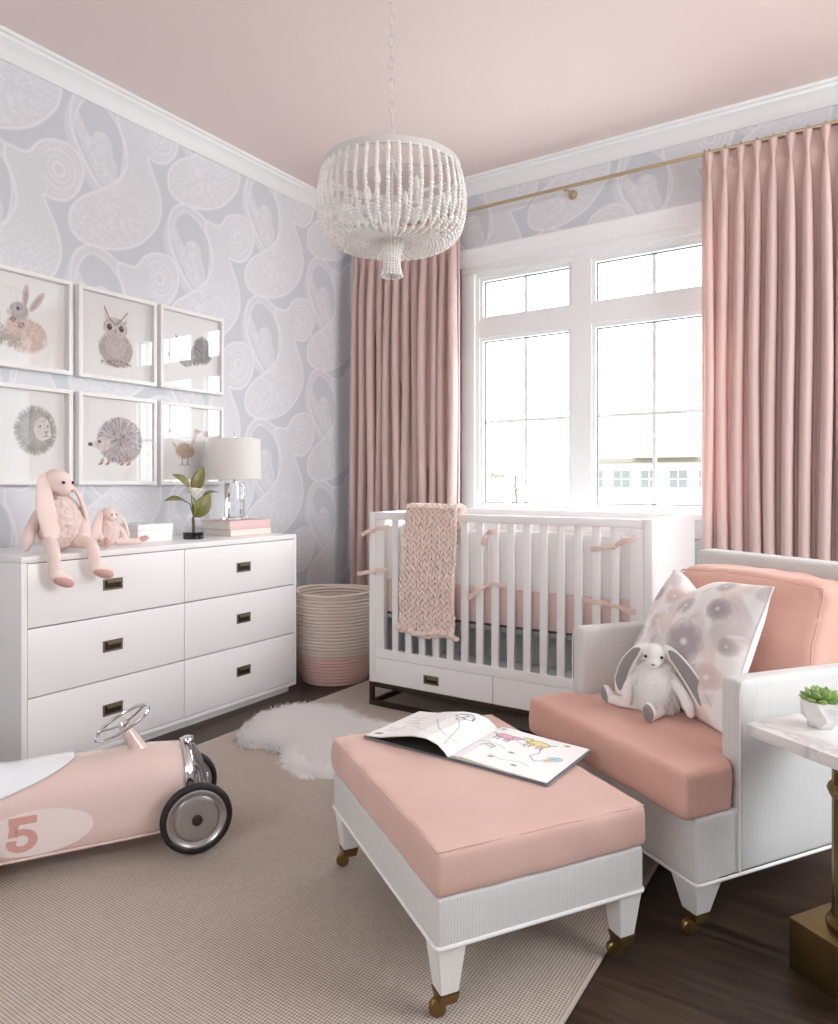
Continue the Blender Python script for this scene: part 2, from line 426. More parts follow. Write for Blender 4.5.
# ================================================================== ROOM
XW, YW, XR, YF, ZC = -2.98, 3.72, 1.75, -1.7, 2.85
WX0, WX1, WZ0, WZ1 = -2.03, -0.56, 0.90, 2.29          # opening in the back wall

bm = BM(); box(bm, XW-.1, XR+.1, YF-.1, YW+.1, -.1, 0); struct('floor', bm, FLOOR)
bm = BM(); box(bm, XW-.1, XR+.1, YF-.1, YW+.1, ZC, ZC+.1); struct('ceiling', bm, CEIL)

# ---- wallpaper: one half-drop repeat, 1.02 x .70 m, drawn as distances to curves
BODY = [(.218,.327),(.285,.326),(.32,.345),(.354,.392),(.414,.424),(.487,.429),(.537,.388),(.549,.326),(.524,.243),(.474,.188),(.414,.172),(.372,.178),(.385,.135),(.428,.046),(.445,-.03),(.44,-.09),(.409,-.16),(.314,-.26),(.179,-.318),(.052,-.324),(-.013,-.286),(-.018,-.203),(.032,-.13),(.136,-.056),(.223,.025),(.258,.109),(.246,.20),(.215,.27)]
RING = [(.218,.327),(.143,.364),(.069,.37),(.008,.325),(-.016,.263),(-.021,.187),(-.004,.118),(.034,.05),(.078,-.015),(.127,-.058)]
LOOP = [(.018,.266),(.044,.311),(.085,.337),(.137,.324),(.185,.291),(.224,.241),(.243,.167),(.235,.077),(.213,.001),(.175,-.047),(.127,-.053),(.08,-.005),(.039,.061),(.003,.127),(-.004,.188)]
LEAFP = [(.012,.245),(.039,.198),(.074,.150),(.100,.185),(.130,.197),(.158,.185),(.175,.157),(.180,.107),(.202,.06),(.191,-.004),(.155,-.036),(.115,-.02),(.072,.045),(.034,.11),(.008,.18)]
def wallpaper_tile(res=.0055):
    W, Hh = int(round(1.02/res)), int(round(.70/res))
    X, Y = np.meshgrid((np.arange(W)+.5)*1.02/W, (np.arange(Hh)+.5)*.70/Hh)
    base = np.array([207, 211, 217])/255.; light = np.array([221, 223, 227])/255.; white = np.array([237, 238, 243])/255.
    body, ring, loop, leaf = catmull(BODY, 5), catmull(RING, 5, False), catmull(LOOP, 5), catmull(LEAFP, 4)
    a = np.zeros((Hh, W))                                         # 0 = ground, .45 = light field, 1 = white line
    def mx(v): np.maximum(a, v, out=a)
    def line(d, c, w, s=1.): mx(s*np.clip((w/2-np.abs(d-c))/res*.8+.5, 0, 1))
    for ox in (-1.02, -.51, 0, .51, 1.02):
        for oy in (-1.05, -.70, -.35, 0, .35, .70, 1.05):
            if (round(ox/.51)+round(oy/.35)) % 2: continue
            x, y = X-ox-.1, Y-oy-.33
            if x.max() < -.15 or x.min() > .65 or y.max() < -.4 or y.min() > .5: continue
            db = seg_dist(x, y, body); ib = inside(x, y, body); fade = 1
            # body field, lace and dotted inner lines
            bulb = ib & (np.hypot((x-.20), (y+.12)) < .30)
            lace = (vnoise(x+3, y+3, 70, 3) > .55)*.28*np.clip(1.2-np.hypot(x-.19, y+.17)/.25, 0, 1)+.42
            lace = lace+.22*(np.sin(np.arctan2(y-.35, x-.33)*70)*np.sin(y*230) > .35)*np.clip((.2-y)*4, 0, 1)
            mx(np.where(ib, np.clip(lace, 0, .8), 0))
            line(np.where(ib, -db, db), 0, .011); line(np.where(ib, -db, 9), -.024, .006, .65*1)
            # concentric head with scallops
            hx, hy = x-.438, y-.307; h = np.hypot(hx*1.05, hy*.93); an = np.arctan2(hy, hx)
            for r, w_ in ((.028, .012), (.052, .008), (.078, .010), (.098+.0, .006)):
                m = (np.abs(an) < 2.6) | (r < .06)
                mx(np.where(m, .95*np.clip((w_/2-np.abs(h-r-.003*np.cos(an*22)*(r > .07)))/res*.8+.5, 0, 1), 0))
            # left ring and its loop
            dr = seg_dist(x, y, ring, False); line(dr, 0, .010)
            dl = seg_dist(x, y, loop); il = inside(x, y, loop); line(dl, 0, .009, .9)
            mid = (dr < .05) & ~il & ~ib & (dl < .045); mx(np.where(mid, .38, 0))
            dv = seg_dist(x, y, leaf); iv = inside(x, y, leaf)
            mx(np.where(iv, .40+.3*(vnoise(x+5, y+5, 85, 9) > .6), 0)); line(np.where(iv, -dv, dv), 0, .006, .75); line(np.where(iv, -dv, 9), -.02, .005, .6)
            # small dots around the outline
    t = np.clip(a, 0, 1)[..., None]
    col = np.where(t < .45, base+(light-base)*(t/.45), light+(white-light)*((t-.45)/.55))
    return col
TILE = wallpaper_tile()
def paper(u, z):
    """colour at distance u along a wall and height z"""
    H_, W_ = TILE.shape[:2]
    x = np.mod(u-2.3+.1, 1.02)/1.02*W_-.5; y = np.mod(z-2.1+.33, .70)/.70*H_-.5
    i = np.floor(x).astype(int); j = np.floor(y).astype(int); fx = (x-i)[..., None]; fy = (y-j)[..., None]
    g = lambda jj, ii: TILE[jj % H_, ii % W_]
    c = (g(j, i)*(1-fx)+g(j, i+1)*fx)*(1-fy)+(g(j+1, i)*(1-fx)+g(j+1, i+1)*fx)*fy
    return c
def grid(a0, a1, b0, b1, step):
    a = np.linspace(a0, a1, int(round((a1-a0)/step))+1); b = np.linspace(b0, b1, int(round((b1-b0)/step))+1); return np.meshgrid(a, b)
U, Z = grid(YF, YW, 0, ZC, .0058)
o = img_mesh('wall_left', paper(U, Z), np.stack([np.full(U.shape, XW), U, Z], -1), WALLP); tag(o, kind='structure')
U, Z = grid(XW, XR, 0, ZC, .0058)
uc, zc = (U[:-1, :-1]+U[1:, 1:])/2, (Z[:-1, :-1]+Z[1:, 1:])/2
keep = ~((uc > WX0) & (uc < WX1) & (zc > WZ0) & (zc < WZ1))
o = img_mesh('wall_back', paper(U+3.72+2.98+.33, Z), np.stack([U, np.full(U.shape, YW), Z], -1), WALLP, keep=keep); tag(o, kind='structure')

# right wall and the wall behind the camera, each with an opening added for daylight fill
def holed(name, axis, c0, c1, a0, a1, h0, h1, z0, z1, m):
    bm = BM()
    f = (lambda p0, p1, q0, q1: box(bm, c0, c1, p0, p1, q0, q1)) if axis == 'x' else (lambda p0, p1, q0, q1: box(bm, p0, p1, c0, c1, q0, q1))
    f(a0, h0, 0, ZC); f(h1, a1, 0, ZC); f(h0, h1, 0, z0) if z0 > 0 else None; f(h0, h1, z1, ZC)
    struct(name, bm, m)
R_Y0, R_Y1, R_Z0, R_Z1 = 1.3, 3.4, .9, 2.6
F_X0, F_X1, F_Z0, F_Z1 = -1.6, 0.0, 1.3, 2.3
holed('wall_right', 'x', XR, XR+.12, YF, YW, R_Y0, R_Y1, R_Z0, R_Z1, PLAST)
holed('wall_front', 'y', YF-.12, YF, XW, XR, F_X0, F_X1, F_Z0, F_Z1, PLAST)

# crown moulding: a stepped cove profile swept along the two seen walls (and the others)
PROF = [(0, 0), (0, -.088), (.010, -.090), (.014, -.082), (.020, -.076), (.026, -.062), (.040, -.044), (.056, -.032), (.062, -.028), (.066, -.016), (.078, -.014), (.080, 0)]
def sweep(name, P, d, n, L, prof, m, z):
    bm = BM(); rows = []
    for s in (0, L):
        ins = s if False else s
        rows.append([bm.verts.new((P[0]+d[0]*s+n[0]*a, P[1]+d[1]*s+n[1]*a, z+b)) for a, b in prof])
    for i in range(len(prof)-1): bm.faces.new((rows[0][i], rows[0][i+1], rows[1][i+1], rows[1][i]))
    bm.faces.new(rows[0]); bm.faces.new(rows[1][::-1])
    return struct(name, bm, m, 25)
sweep('trim_1', (XW, YF), (0, 1), (1, 0), YW-YF, PROF, TRIM, ZC)
sweep('trim_2', (XW, YW), (1, 0), (0, -1), XR-XW, PROF, TRIM, ZC)
sweep('trim_3', (XR, YF), (0, 1), (-1, 0), YW-YF, PROF, TRIM, ZC)
sweep('trim_4', (XW, YF), (1, 0), (0, 1), XR-XW, PROF, TRIM, ZC)
BASE = [(0, 0), (.016, 0), (.016, .11), (.012, .125), (.006, .14), (0, .145)]
sweep('baseboard_left', (XW, YF), (0, 1), (1, 0), YW-YF, BASE, TRIM, 0)
sweep('baseboard_back', (XW, YW), (1, 0), (0, -1), XR-XW, BASE, TRIM, 0)
sweep('baseboard_right', (XR, YF), (0, 1), (-1, 0), YW-YF, BASE, TRIM, 0)

# ---- window in the back wall
def window_main():
    w = tag(bpy.data.objects.new('window_1', None), kind='structure'); COL.objects.link(w); w.location = (-1.3, YW, .9)
    gy = 3.76
    bm = BM()                                                   # jamb box through the wall
    box(bm, WX0-.02, WX0+.012, YW-.005, YW+.16, WZ0-.02, WZ1+.02); box(bm, WX1-.012, WX1+.02, YW-.005, YW+.16, WZ0-.02, WZ1+.02)
    box(bm, WX0, WX1, YW-.005, YW+.16, WZ0-.02, WZ0+.012); box(bm, WX0, WX1, YW-.005, YW+.16, WZ1-.012, WZ1+.02)
    obj('window_jamb', bm, TRIM, w)
    bm = BM()                                                   # fixed frame: outer ring, mullion, transom
    f0, f1 = YW-.008, YW+.07
    X0, X1 = WX0, WX1; gl = [(-1.986, -1.454), (-1.303, -.760+.16)]
    gl = [(-1.986, -1.454), (-1.303, -.61)]
    zz = [(.940, 1.891), (2.035, 2.245)]
    box(bm, X0, gl[0][0]-.02, f0, f1, WZ0, WZ1); box(bm, gl[0][1]+.02, gl[1][0]-.02, f0, f1, WZ0, WZ1); box(bm, gl[1][1]+.02, X1, f0, f1, WZ0, WZ1)
    for a, b in ((WZ0, zz[0][0]-.02), (zz[0][1]+.02, zz[1][0]-.02), (zz[1][1]+.02, WZ1)):
        box(bm, X0+.02, X1-.02, f0+.0005, f1, a, b)
    obj('window_frame', bm, TRIM, w)
    for a, b in gl:
        for c, d in zz:
            bm = BM()
            for q in ((a-.022, a, c-.022, d+.022), (b, b+.022, c-.022, d+.022), (a, b, c-.022, c), (a, b, d, d+.022)):
                box(bm, q[0], q[1], YW+.004, gy+.012, q[2], q[3])
            obj('window_sash', bm, TRIM, w)
            bm = BM(); e = .005                                   # dark gasket line
            for q in ((a-.001, a+e, c+e, d-e), (b-e, b+.001, c+e, d-e), (a, b, c, c+e), (a, b, d-e, d)):
                box(bm, q[0], q[1], gy-.012, gy+.003, q[2], q[3])
            obj('glazing_gasket', bm, GASK, w)
            bm = BM(); xm = (a+b)/2 if a < -1.5 else -1.031+.03
            xm = -1.723 if a < -1.5 else -1.0
            box(bm, xm-.0095, xm+.0095, gy-.006, gy+.006, c, d)
            if d-c > .5: box(bm, a, b, gy-.0055, gy+.0055, 1.408, 1.427)
            obj('muntin', bm, TRIM, w)
            bm = BM(); box(bm, a, b, gy+.0005, gy+.004, c, d); obj('window_pane', bm, GLASS, w)
    bm = BM()                                                   # casing, head cornice and sill
    box(bm, X0-.085, X0+.0, YW-.024, YW, WZ0-.12, WZ1, .004); box(bm, X1, X1+.085, YW-.024, YW, WZ0-.12, WZ1, .004)
    box(bm, X0-.085, X1+.085, YW-.024, YW, WZ1, 2.335, .003)
    obj('window_casing', bm, TRIM, w)
    hp = [(0, 0), (.030, 0), (.034, .008), (.034, .022), (.040, .03), (.046, .044), (.050, .06), (.060, .072), (.066, .084), (.066, .094), (0, .094)]
    bm = BM(); r2 = []
    for s in (X0-.105, X1+.105): r2.append([bm.verts.new((s, YW-a, 2.333+b)) for a, b in hp])
    for i in range(len(hp)-1): bm.faces.new((r2[0][i], r2[0][i+1], r2[1][i+1], r2[1][i]))
    bm.faces.new(r2[0]); bm.faces.new(r2[1][::-1])
    obj('window_cornice', bm, TRIM, w, 25)
    bm = BM(); box(bm, X0-.1, X1+.1, YW-.06, YW+.02, WZ0-.03, WZ0, .006); box(bm, X0-.085, X1+.085, YW-.022, YW, WZ0-.12, WZ0-.03, .003)
    obj('window_sill', bm, TRIM, w)
GASK = mat('dark_glazing_gasket', rgb(110, 112, 116), .6, nscale=30, nstr=.02)
window_main()

def fill_window(name, axis, c, a0, a1, z0, z1, nx, nz):  # added windows out of view, there only to supply daylight fill
    w = tag(bpy.data.objects.new(name, None), kind='structure'); COL.objects.link(w)
    bm = BM()
    def bb(p0, p1, q0, q1, t=.03):
        if axis == 'x': box(bm, c-t, c+t, p0, p1, q0, q1, .003)
        else: box(bm, p0, p1, c-t, c+t, q0, q1, .003)
    bb(a0, a0+.07, z0, z1); bb(a1-.07, a1, z0, z1); bb(a0, a1, z0, z0+.07); bb(a0, a1, z1-.07, z1)
    for i in range(1, nx): x = a0+(a1-a0)*i/nx; bb(x-.03, x+.03, z0, z1, .025)
    for i in range(1, nz): z = z0+(z1-z0)*i/nz; bb(a0, a1, z-.02, z+.02, .02)
    obj('window_frame', bm, TRIM, w)
fill_window('fill_window_right', 'x', XR+.06, R_Y0, R_Y1, R_Z0, R_Z1, 3, 2)
fill_window('fill_window_front', 'y', YF-.06, F_X0, F_X1, F_Z0, F_Z1, 3, 2)

# ================================================================== CURTAINS AND ROD
YR, ZR = 3.60, 2.63
rod = thing('curtain_rod', 'slim brushed brass curtain rod running above the white window', 'curtain rod', (-1.2, YR, ZR))
bm = BM(); tube(bm, [(-2.93, YR, ZR), (1.2, YR, ZR)], .0095, 14); obj('rod', bm, BRASS, rod)
for x in (-2.93, 1.2):
    bm = BM(); ell(bm, (x, YR, ZR), (.018, .016, .016)); obj('finial', bm, BRASS, rod)
for x in (-2.75, -1.428, .35, 1.1):
    bm = BM(); lathe(bm, [(0, 0), (.024, 0), (.026, .004), (.024, .009), (.012, .011), (.009, .014), (0, .014)], 20, T(x, YW, ZR-.0) @ R(PI/2, 'X'))
    tube(bm, [(x, YW-.012, ZR), (x, YR+.02, ZR), (x, YR+.012, ZR-.013), (x, YR, ZR-.015), (x, YR-.011, ZR-.010)], .006, 8)
    obj('wall_bracket', bm, BRASS, rod)

def pleated(x0, x1, n, seed, lean=0.):
    """heading with pinch pleats: lobes narrow at the pinch and open into round folds below"""
    rr = np.random.default_rng(seed); p = (x1-x0)/n
    zs = np.concatenate([np.linspace(2.635, 2.40, 26), np.linspace(2.38, .012, 60)])
    per = 18; jit = rr.normal(0, .07, n+1); amp = rr.uniform(.8, 1.15, n+1); ph = rr.uniform(0, 6.28, n+1)
    V_ = np.zeros((len(zs), n*per+1, 3))
    for k, z in enumerate(zs):
        t = max(0, (2.535-z)); up = max(0, z-2.535)
        hw = .0035+.16*up if up > 0 else .0035+.0155*(1-math.exp(-t*9))+.002*min(1, t)
        dp = .030+.05*up if up > 0 else .018+.048*(1-math.exp(-t*5))
        hw = min(hw, .42*p)
        for i in range(n*per+1):
            q, s = divmod(i, per); q = min(q, n-1) if i < n*per else n-1; s = i-q*per; s = s/per
            j = jit[q]; wob = .012*math.sin(z*1.7+ph[q])*min(1, t)
            if s < .28: xl = (s/.28)*(.5*p-hw); y = -.012*math.sin(s/.28*PI)*min(1, t*2)   # flat gap
            elif s > .72: xl = p-(1-s)/.28*(.5*p-hw); y = -.012*math.sin((1-s)/.28*PI)*min(1, t*2)
            else:
                a = (s-.28)/.44*PI; bulge = 1+.45*math.sin(a)*(1 if up == 0 else .0)
                xl = .5*p-hw*math.cos(a)*(bulge if t > 0 else 1); y = -dp*amp[q]*math.sin(a)**.8
            e = 0 if (i == 0 or i == n*per) else 1
            V_[k, i] = (x0+q*p+xl+(j*p*.5+wob)*e*min(1, t*3+.2)*math.sin(PI*s), YR+.004+y-.0, z)
    return V_
def curtain(name, label, x0, x1, n, seed):
    t = thing(name, label, 'curtain', ((x0+x1)/2, YR, 0), 0, 'pinch pleated curtains at the window')
    P = pleated(x0, x1, n, seed); h, w = P.shape[:2]; idx = np.arange(h*w).reshape(h, w)
    f = np.stack([idx[:-1, :-1], idx[:-1, 1:], idx[1:, 1:], idx[1:, :-1]], -1).reshape(-1, 4)
    P = P.copy(); P[..., 2] -= .014; P[..., 1] -= .0
    o = np_mesh('curtain_fabric', P.reshape(-1, 3), f, CURT, t)
    md = o.modifiers.new('thick', 'SOLIDIFY'); md.thickness = .002
    p = (x1-x0)/n; c0 = None
    for i in range(n+1):
        x = x0+(i+.5)*p if i < n else x0+.012
        if c0 is None:
            bm = BM(); tube(bm, [(x+.0, YR+.017*math.cos(a), ZR+.017*math.sin(a)) for a in np.linspace(0, 2*PI, 17)[:-1]], .0026, 6, closed=True, up=(1, 0, 0))
            c0 = obj('curtain_ring', bm, BRASS, t, origin=None); bx0 = x
        else:
            c = c0.copy(); COL.objects.link(c); c.parent = t; c.location.x += x-bx0
curtain('curtain', 'blush pink pleated curtain left of the window behind the crib', -2.86, -2.075, 12, 3)
curtain('curtain', 'blush pink pleated curtain right of the window behind the armchair', -.735, .78, 22, 8)

# ================================================================== OUTSIDE
bm = BM(); box(bm, -60, 60, 5, 140, -3.2, -3.0); struct('ground', bm, SNOW)
def house(x, y, w, d, hw, hr, label, rz=0, nwin=4, gable=True):
    t = thing('house', label, 'house', (x, y, -3.0), rz, None); M = T(x, y, -3.0) @ R(rz)
    bm = BM(); box(bm, -w/2, w/2, -d/2, d/2, 0, hw, M=M); obj('wall', bm, STUCCO, t)
    bm = BM(); e = .5; rl = max(w/2-d/2, .3)
    vs = [bm.verts.new(M @ V(q)) for q in ((-w/2-e, -d/2-e, hw), (w/2+e, -d/2-e, hw), (w/2+e, d/2+e, hw), (-w/2-e, d/2+e, hw), (-rl, 0, hw+hr), (rl, 0, hw+hr), (-w/2-e, -d/2-e, hw-.25), (w/2+e, -d/2-e, hw-.25), (w/2+e, d/2+e, hw-.25), (-w/2-e, d/2+e, hw-.25))]
    for q in ((0, 1, 5, 4), (1, 2, 5), (2, 3, 4, 5), (3, 0, 4), (6, 7, 1, 0), (7, 8, 2, 1), (8, 9, 3, 2), (9, 6, 0, 3), (9, 8, 7, 6)): bm.faces.new([vs[i] for i in q])
    if gable:
        g = w*.22; gv = [bm.verts.new(M @ V(q)) for q in ((w*.12-g, -d/2-1.4, hw-.02), (w*.12+g, -d/2-1.4, hw-.02), (w*.12, -d/2+.2, hw+hr*.82), (w*.12-g, -d/2+1, hw+.1), (w*.12+g, -d/2+1, hw+.1))]
        for q in ((0, 1, 2), (0, 2, 3), (1, 4, 2), (0, 3, 4, 1)): bm.faces.new([gv[i] for i in q])
    obj('roof', bm, ROOF, t)
    for fl, zc_, hh in ((1, hw-1.25, 1.0), (0, hw-3.9, 1.1)):
        for i in range(nwin):
            xx = -w/2+w*(i+.5)/nwin
            bm = BM(); box(bm, xx-.48, xx+.48, -d/2-.05, -d/2, zc_-hh/2, zc_+hh/2, M=M)
            win = obj('window', bm, HWIN, t)
            bm = BM(); box(bm, xx-.03, xx+.03, -d/2-.08, -d/2-.05, zc_-hh/2, zc_+hh/2, M=M); box(bm, xx-.48, xx+.48, -d/2-.08, -d/2-.05, zc_-.03, zc_+.03, M=M)
            obj('glazing_bar', bm, STUCCO, win)
house(-12.3, 47, 8.2, 7, 5.6, 1.5, 'pale two storey house with hipped roof seen through the right window panes', .12, 5)
house(1.5, 55, 11, 9, 5.7, 2.1, 'pale house half hidden by the right curtain', .05)
house(-33, 54, 10, 8, 5.0, 1.6, 'pale house with low roof seen through the left window panes', .3, 3)
house(-43, 62, 9, 8, 5.0, 1.5, 'farther pale house at the left edge of the window view', .3, 3, False)
def bare_tree(x, y, h, seed, label):
    rr = random.Random(seed); t = thing('bare_tree', label, 'tree', (x, y, -3.0))
    bm = BM(); tube(bm, [(x, y, -3), (x+.1, y, -3+h*.5), (x, y+.1, -3+h)], [.14, .1, .03], 7); obj('trunk', bm, BARK, t)
    bm = BM()
    for i in range(22):
        z = -3+h*(.35+.6*i/22); a = rr.random()*6.28; L = h*.3*(1.1-i/22)+.3; q = V((x, y, z)); pts = [q]
        for k in range(4): q = q+V((math.cos(a)*L/4, math.sin(a)*L/4, L/4*(.5+.3*k)))+V((rr.gauss(0, .05), rr.gauss(0, .05), 0)); pts.append(q.copy())
        tube(bm, pts, [.045, .035, .03, .02, .012], 5)
    obj('branches', bm, BARK, t)
bare_tree(-20.5, 38, 5.4, 3, 'small bare tree outside the left window panes')
bare_tree(-17.2, 36, 4.9, 5, 'small bare tree beside the mullion outside the left window')
# ================================================================== RUG, SHEEPSKIN
rug = thing('area_rug', 'large beige woven area rug covering the dark wood floor', 'rug', (-1.4, 1.0, 0))
bm = BM(); box(bm, -2.285, -.525, -.95, 3.10, .0005, .012, .003); obj('rug_weave', bm, CARPET, rug)
bm = BM()
tube(bm, [(-2.285, -.95, .007), (-.525, -.95, .007), (-.525, 3.10, .007), (-2.285, 3.10, .007)], .0068, 8, closed=True, flat=1.0, up=(0, 0, 1)); obj('rug_binding', bm, CARPETE, rug)

def fur(name, pts, nrm, ln, wd, m, parent, lean=.5, seed=1, clump=.0, down=.0, segs=3):
    """thin tapering strands, one mesh"""
    r = np.random.default_rng(seed); n = len(pts)
    d = r.normal(size=(n, 3)); d -= (d*nrm).sum(1, keepdims=True)*nrm; d /= np.linalg.norm(d, axis=1, keepdims=True)+1e-9
    L = ln*r.uniform(.6, 1.15, (n, 1)); side = np.cross(nrm, d); side /= np.linalg.norm(side, axis=1, keepdims=True)+1e-9
    cl = np.stack([np.sin(pts[:, 0]*55+np.sin(pts[:, 1]*70)*2), np.cos(pts[:, 1]*60+np.sin(pts[:, 0]*50)*2), 0*pts[:, 0]], 1)*clump
    vs = []; rows = segs+1
    for k in range(rows):
        t_ = k/segs; c = pts+nrm*L*t_*(1-lean*t_*.5)+(d*.9+cl)*L*lean*t_**1.6+np.array([0, 0, -down])*L*t_**2
        if k < segs: vs += [c-side*wd*(1-t_*.7)/2, c+side*wd*(1-t_*.7)/2]
        else: vs += [c]
    Vt = np.stack(vs, 1).reshape(-1, 3); k = 2*segs+1; b = np.arange(n)[:, None]*k; tri = []
    for s in range(segs-1): tri += [[2*s, 2*s+1, 2*s+3], [2*s, 2*s+3, 2*s+2]]
    tri += [[2*segs-2, 2*segs-1, 2*segs]]
    F_ = (b[:, None, :]+np.array(tri)[None]).reshape(-1, 3)
    return np_mesh(name, Vt, F_, m, parent)

SKIN = catmull([(-2.20, 2.02), (-2.27, 2.14), (-2.31, 2.28), (-2.27, 2.42), (-2.16, 2.49), (-2.04, 2.50), (-1.92, 2.46), (-1.80, 2.46), (-1.66, 2.50), (-1.50, 2.52), (-1.38, 2.44), (-1.36, 2.28), (-1.42, 2.12), (-1.52, 2.02), (-1.62, 1.96), (-1.73, 1.89), (-1.84, 1.93), (-1.93, 2.00), (-2.02, 2.00), (-2.10, 1.965)], 5)
rs = thing('sheepskin_rug', 'fluffy white sheepskin lying over the edge of the beige rug', 'sheepskin', (-1.85, 2.25, .012))
bm = BM(); poly_prism(bm, [tuple(q) for q in SKIN], .0125, .020); cS = np.mean(SKIN, 0); poly_prism(bm, [tuple(cS+(np.array(q)-cS)*.90) for q in SKIN], .0195, .036); obj('hide', bm, FUR, rs)
q = RNG.random((110000, 2))*[1.05, .8]+[-2.36, 1.82]; ok = inside(q[:, 0], q[:, 1], SKIN); q = q[ok]
sd = seg_dist(q[:, 0], q[:, 1], SKIN)
pts = np.column_stack([q, np.full(len(q), .02)+.020*np.clip(sd/.08, 0, 1)])
cen = np.array([-1.85, 2.24]); out = (q-cen); out /= np.linalg.norm(out, axis=1, keepdims=True); ed = np.clip(1-sd/.05, 0, 1)[:, None]
nr = np.column_stack([out*ed*1.6, np.ones(len(q))]); nr /= np.linalg.norm(nr, axis=1, keepdims=True)
tag(fur('pile', pts, nr, .036, .0032, FUR, rs, 1.5, 2, .35, .1), kind='stuff')

# ================================================================== DRESSER
DX, DB, DY0, DY1, DH = -2.50, -2.955, 1.308, 2.683, .795
dr = thing('dresser', 'wide white six drawer dresser with dark recessed pulls along the left wall', 'dresser', ((DX+DB)/2, (DY0+DY1)/2, 0))
bm = BM(); tk = .020
box(bm, DB, DX, DY0, DY1, DH-.022, DH, .0015)
box(bm, DB, DX-.0005, DY0, DY0+tk, .034, DH-.0225, .0015); box(bm, DB, DX-.0005, DY1-tk, DY1, .034, DH-.0225, .0015)
box(bm, DB, DX-.001, DY0+tk, DY1-tk, .034, .052, .001); box(bm, DB, DB+.012, DY0+tk, DY1-tk, .05, DH-.022)
box(bm, DB+.01, DX-.028, DY0+tk, DY1-tk, .05, DH-.03)
obj('carcass', bm, LACQ, dr)
bm = BM(); box(bm, DB+.01, DX-.03, DY0+.015, DY1-.025, 0, .0345, .001); obj('plinth', bm, LACQ, dr)
def pull(px, py, pz, parent, M=None, w=.084, h=.044):
    """recessed campaign pull: flat rim round a flat dark plate, a lip along the top"""
    M = M or I4
    bm = BM(); a, b = w/2, h/2; r = .007
    box(bm, 0, .003, -a, a, b-r, b, .0008, M); box(bm, 0, .003, -a, a, -b, -b+r, .0008, M)
    box(bm, 0, .003, -a, -a+r, -b+r, b-r, .0008, M); box(bm, 0, .003, a-r, a, -b+r, b-r, .0008, M)
    box(bm, .0005, .006, -a*.55, a*.8, b-r-.010, b-r, .001, M)
    ob = obj('handle', bm, PULLB, parent)
    bm = BM(); box(bm, -.0002, .0012, -a+r, a-r, -b+r, b-r, 0, M); obj('cup', bm, DARK, ob)  # flat dark plate stands in for the hollow of the pull
    return ob
g = .0016; ym = 1.993; rows = [(.544, .7715), (.2995, .542), (.0535, .2975)]
for c, (y0, y1, yh) in enumerate(((DY0+tk+g, ym-g, 1.656), (ym+g, DY1-tk-g, 2.327))):
    for z0, z1 in rows:
        bm = BM(); box(bm, DX-.024, DX+.0005, y0, y1, z0+g, z1-g, .0015); d = obj('drawer', bm, LACQ, dr)
        pull(0, 0, 0, d, T(DX+.0004, yh, (z0+z1)/2+.006))

# ================================================================== FRAMED ANIMAL PRINTS
def pr_rabbit(c):
    c.X = c.X-.13; c.sh = .13
    g = (176, 170, 170)
    c.ell(.10, .30, .05, .05, (205, 208, 206)); c.strokes(.10, .32, .05, .09, 150, .03, (188, 192, 188))
    c.ell(.40, .35, .24, .17, (238, 222, 212)); c.ell(.30, .42, .14, .14, (240, 226, 218))
    c.strokes(.38, .34, .23, .17, 900, .035, (216, 190, 176), al=.5); c.strokes(.30, .42, .13, .12, 300, .03, (222, 200, 190), al=.5); c.strokes(.2, .26, .13, .05, 120, .03, (150, 150, 140), al=.5)
    c.ell(.31, .60, .105, .095, (206, 203, 204)); c.strokes(.31, .60, .095, .085, 350, .02, g, al=.4); c.ell(.20, .57, .03, .035, (222, 214, 214))
    c.ell(.385, .78, .036, .125, (214, 198, 198), rot=-.12); c.ell(.388, .76, .016, .09, (196, 164, 164), rot=-.12)
    c.ell(.52, .735, .042, .145, (212, 196, 196), rot=-.62); c.ell(.515, .73, .02, .10, (190, 160, 160), rot=-.62)
    c.ell(.30, .625, .02, .022, (92, 66, 60)); c.ell(.30, .625, .009, .011, (40, 30, 30)); c.strokes(.24, .50, .02, .02, 30, .02, (150, 110, 100)); c.strokes(.33, .45, .03, .02, 30, .02, (160, 110, 100))
    c.ell(.62, .30, .03, .04, (236, 228, 222))
def pr_owl(c):
    c.ell(.50, .37, .235, .215, (226, 218, 215)); c.strokes(.50, .37, .225, .205, 1300, .03, (176, 164, 162), out=False, al=.5)
    c.ell(.50, .40, .15, .15, (232, 222, 222), al=.6); c.strokes(.5, .40, .15, .15, 500, .018, (190, 178, 180), out=False, al=.45)
    c.ell(.49, .63, .165, .12, (228, 220, 218)); c.strokes(.49, .62, .16, .11, 600, .02, (190, 180, 176), al=.4)
    c.poly([(.34, .86), (.37, .74), (.47, .66), (.50, .64), (.40, .64), (.36, .70)], (208, 196, 190)); c.poly([(.66, .84), (.64, .74), (.55, .67), (.50, .64), (.60, .65), (.645, .70)], (208, 196, 190))
    c.line([(.34, .86), (.40, .74), (.49, .66), (.58, .74), (.66, .84)], .014, (150, 132, 122))
    for x in (.41, .575):
        c.ell(x, .625, .058, .06, (240, 236, 234)); c.strokes(x, .625, .055, .055, 90, .02, (190, 180, 176), al=.4); c.ell(x, .625, .037, .04, (104, 84, 76)); c.ell(x, .625, .024, .027, (34, 28, 28)); c.ell(x+.01, .64, .007, .007, (240, 240, 240))
    c.poly([(.475, .60), (.505, .60), (.49, .545)], (150, 130, 120)); c.strokes(.50, .19, .2, .03, 160, .02, (130, 122, 118), al=.5)
    c.line([(.28, .42), (.30, .30), (.36, .23)], .03, (178, 172, 170), al=.5); c.line([(.72, .40), (.71, .30), (.66, .23)], .02, (196, 188, 184), al=.5)
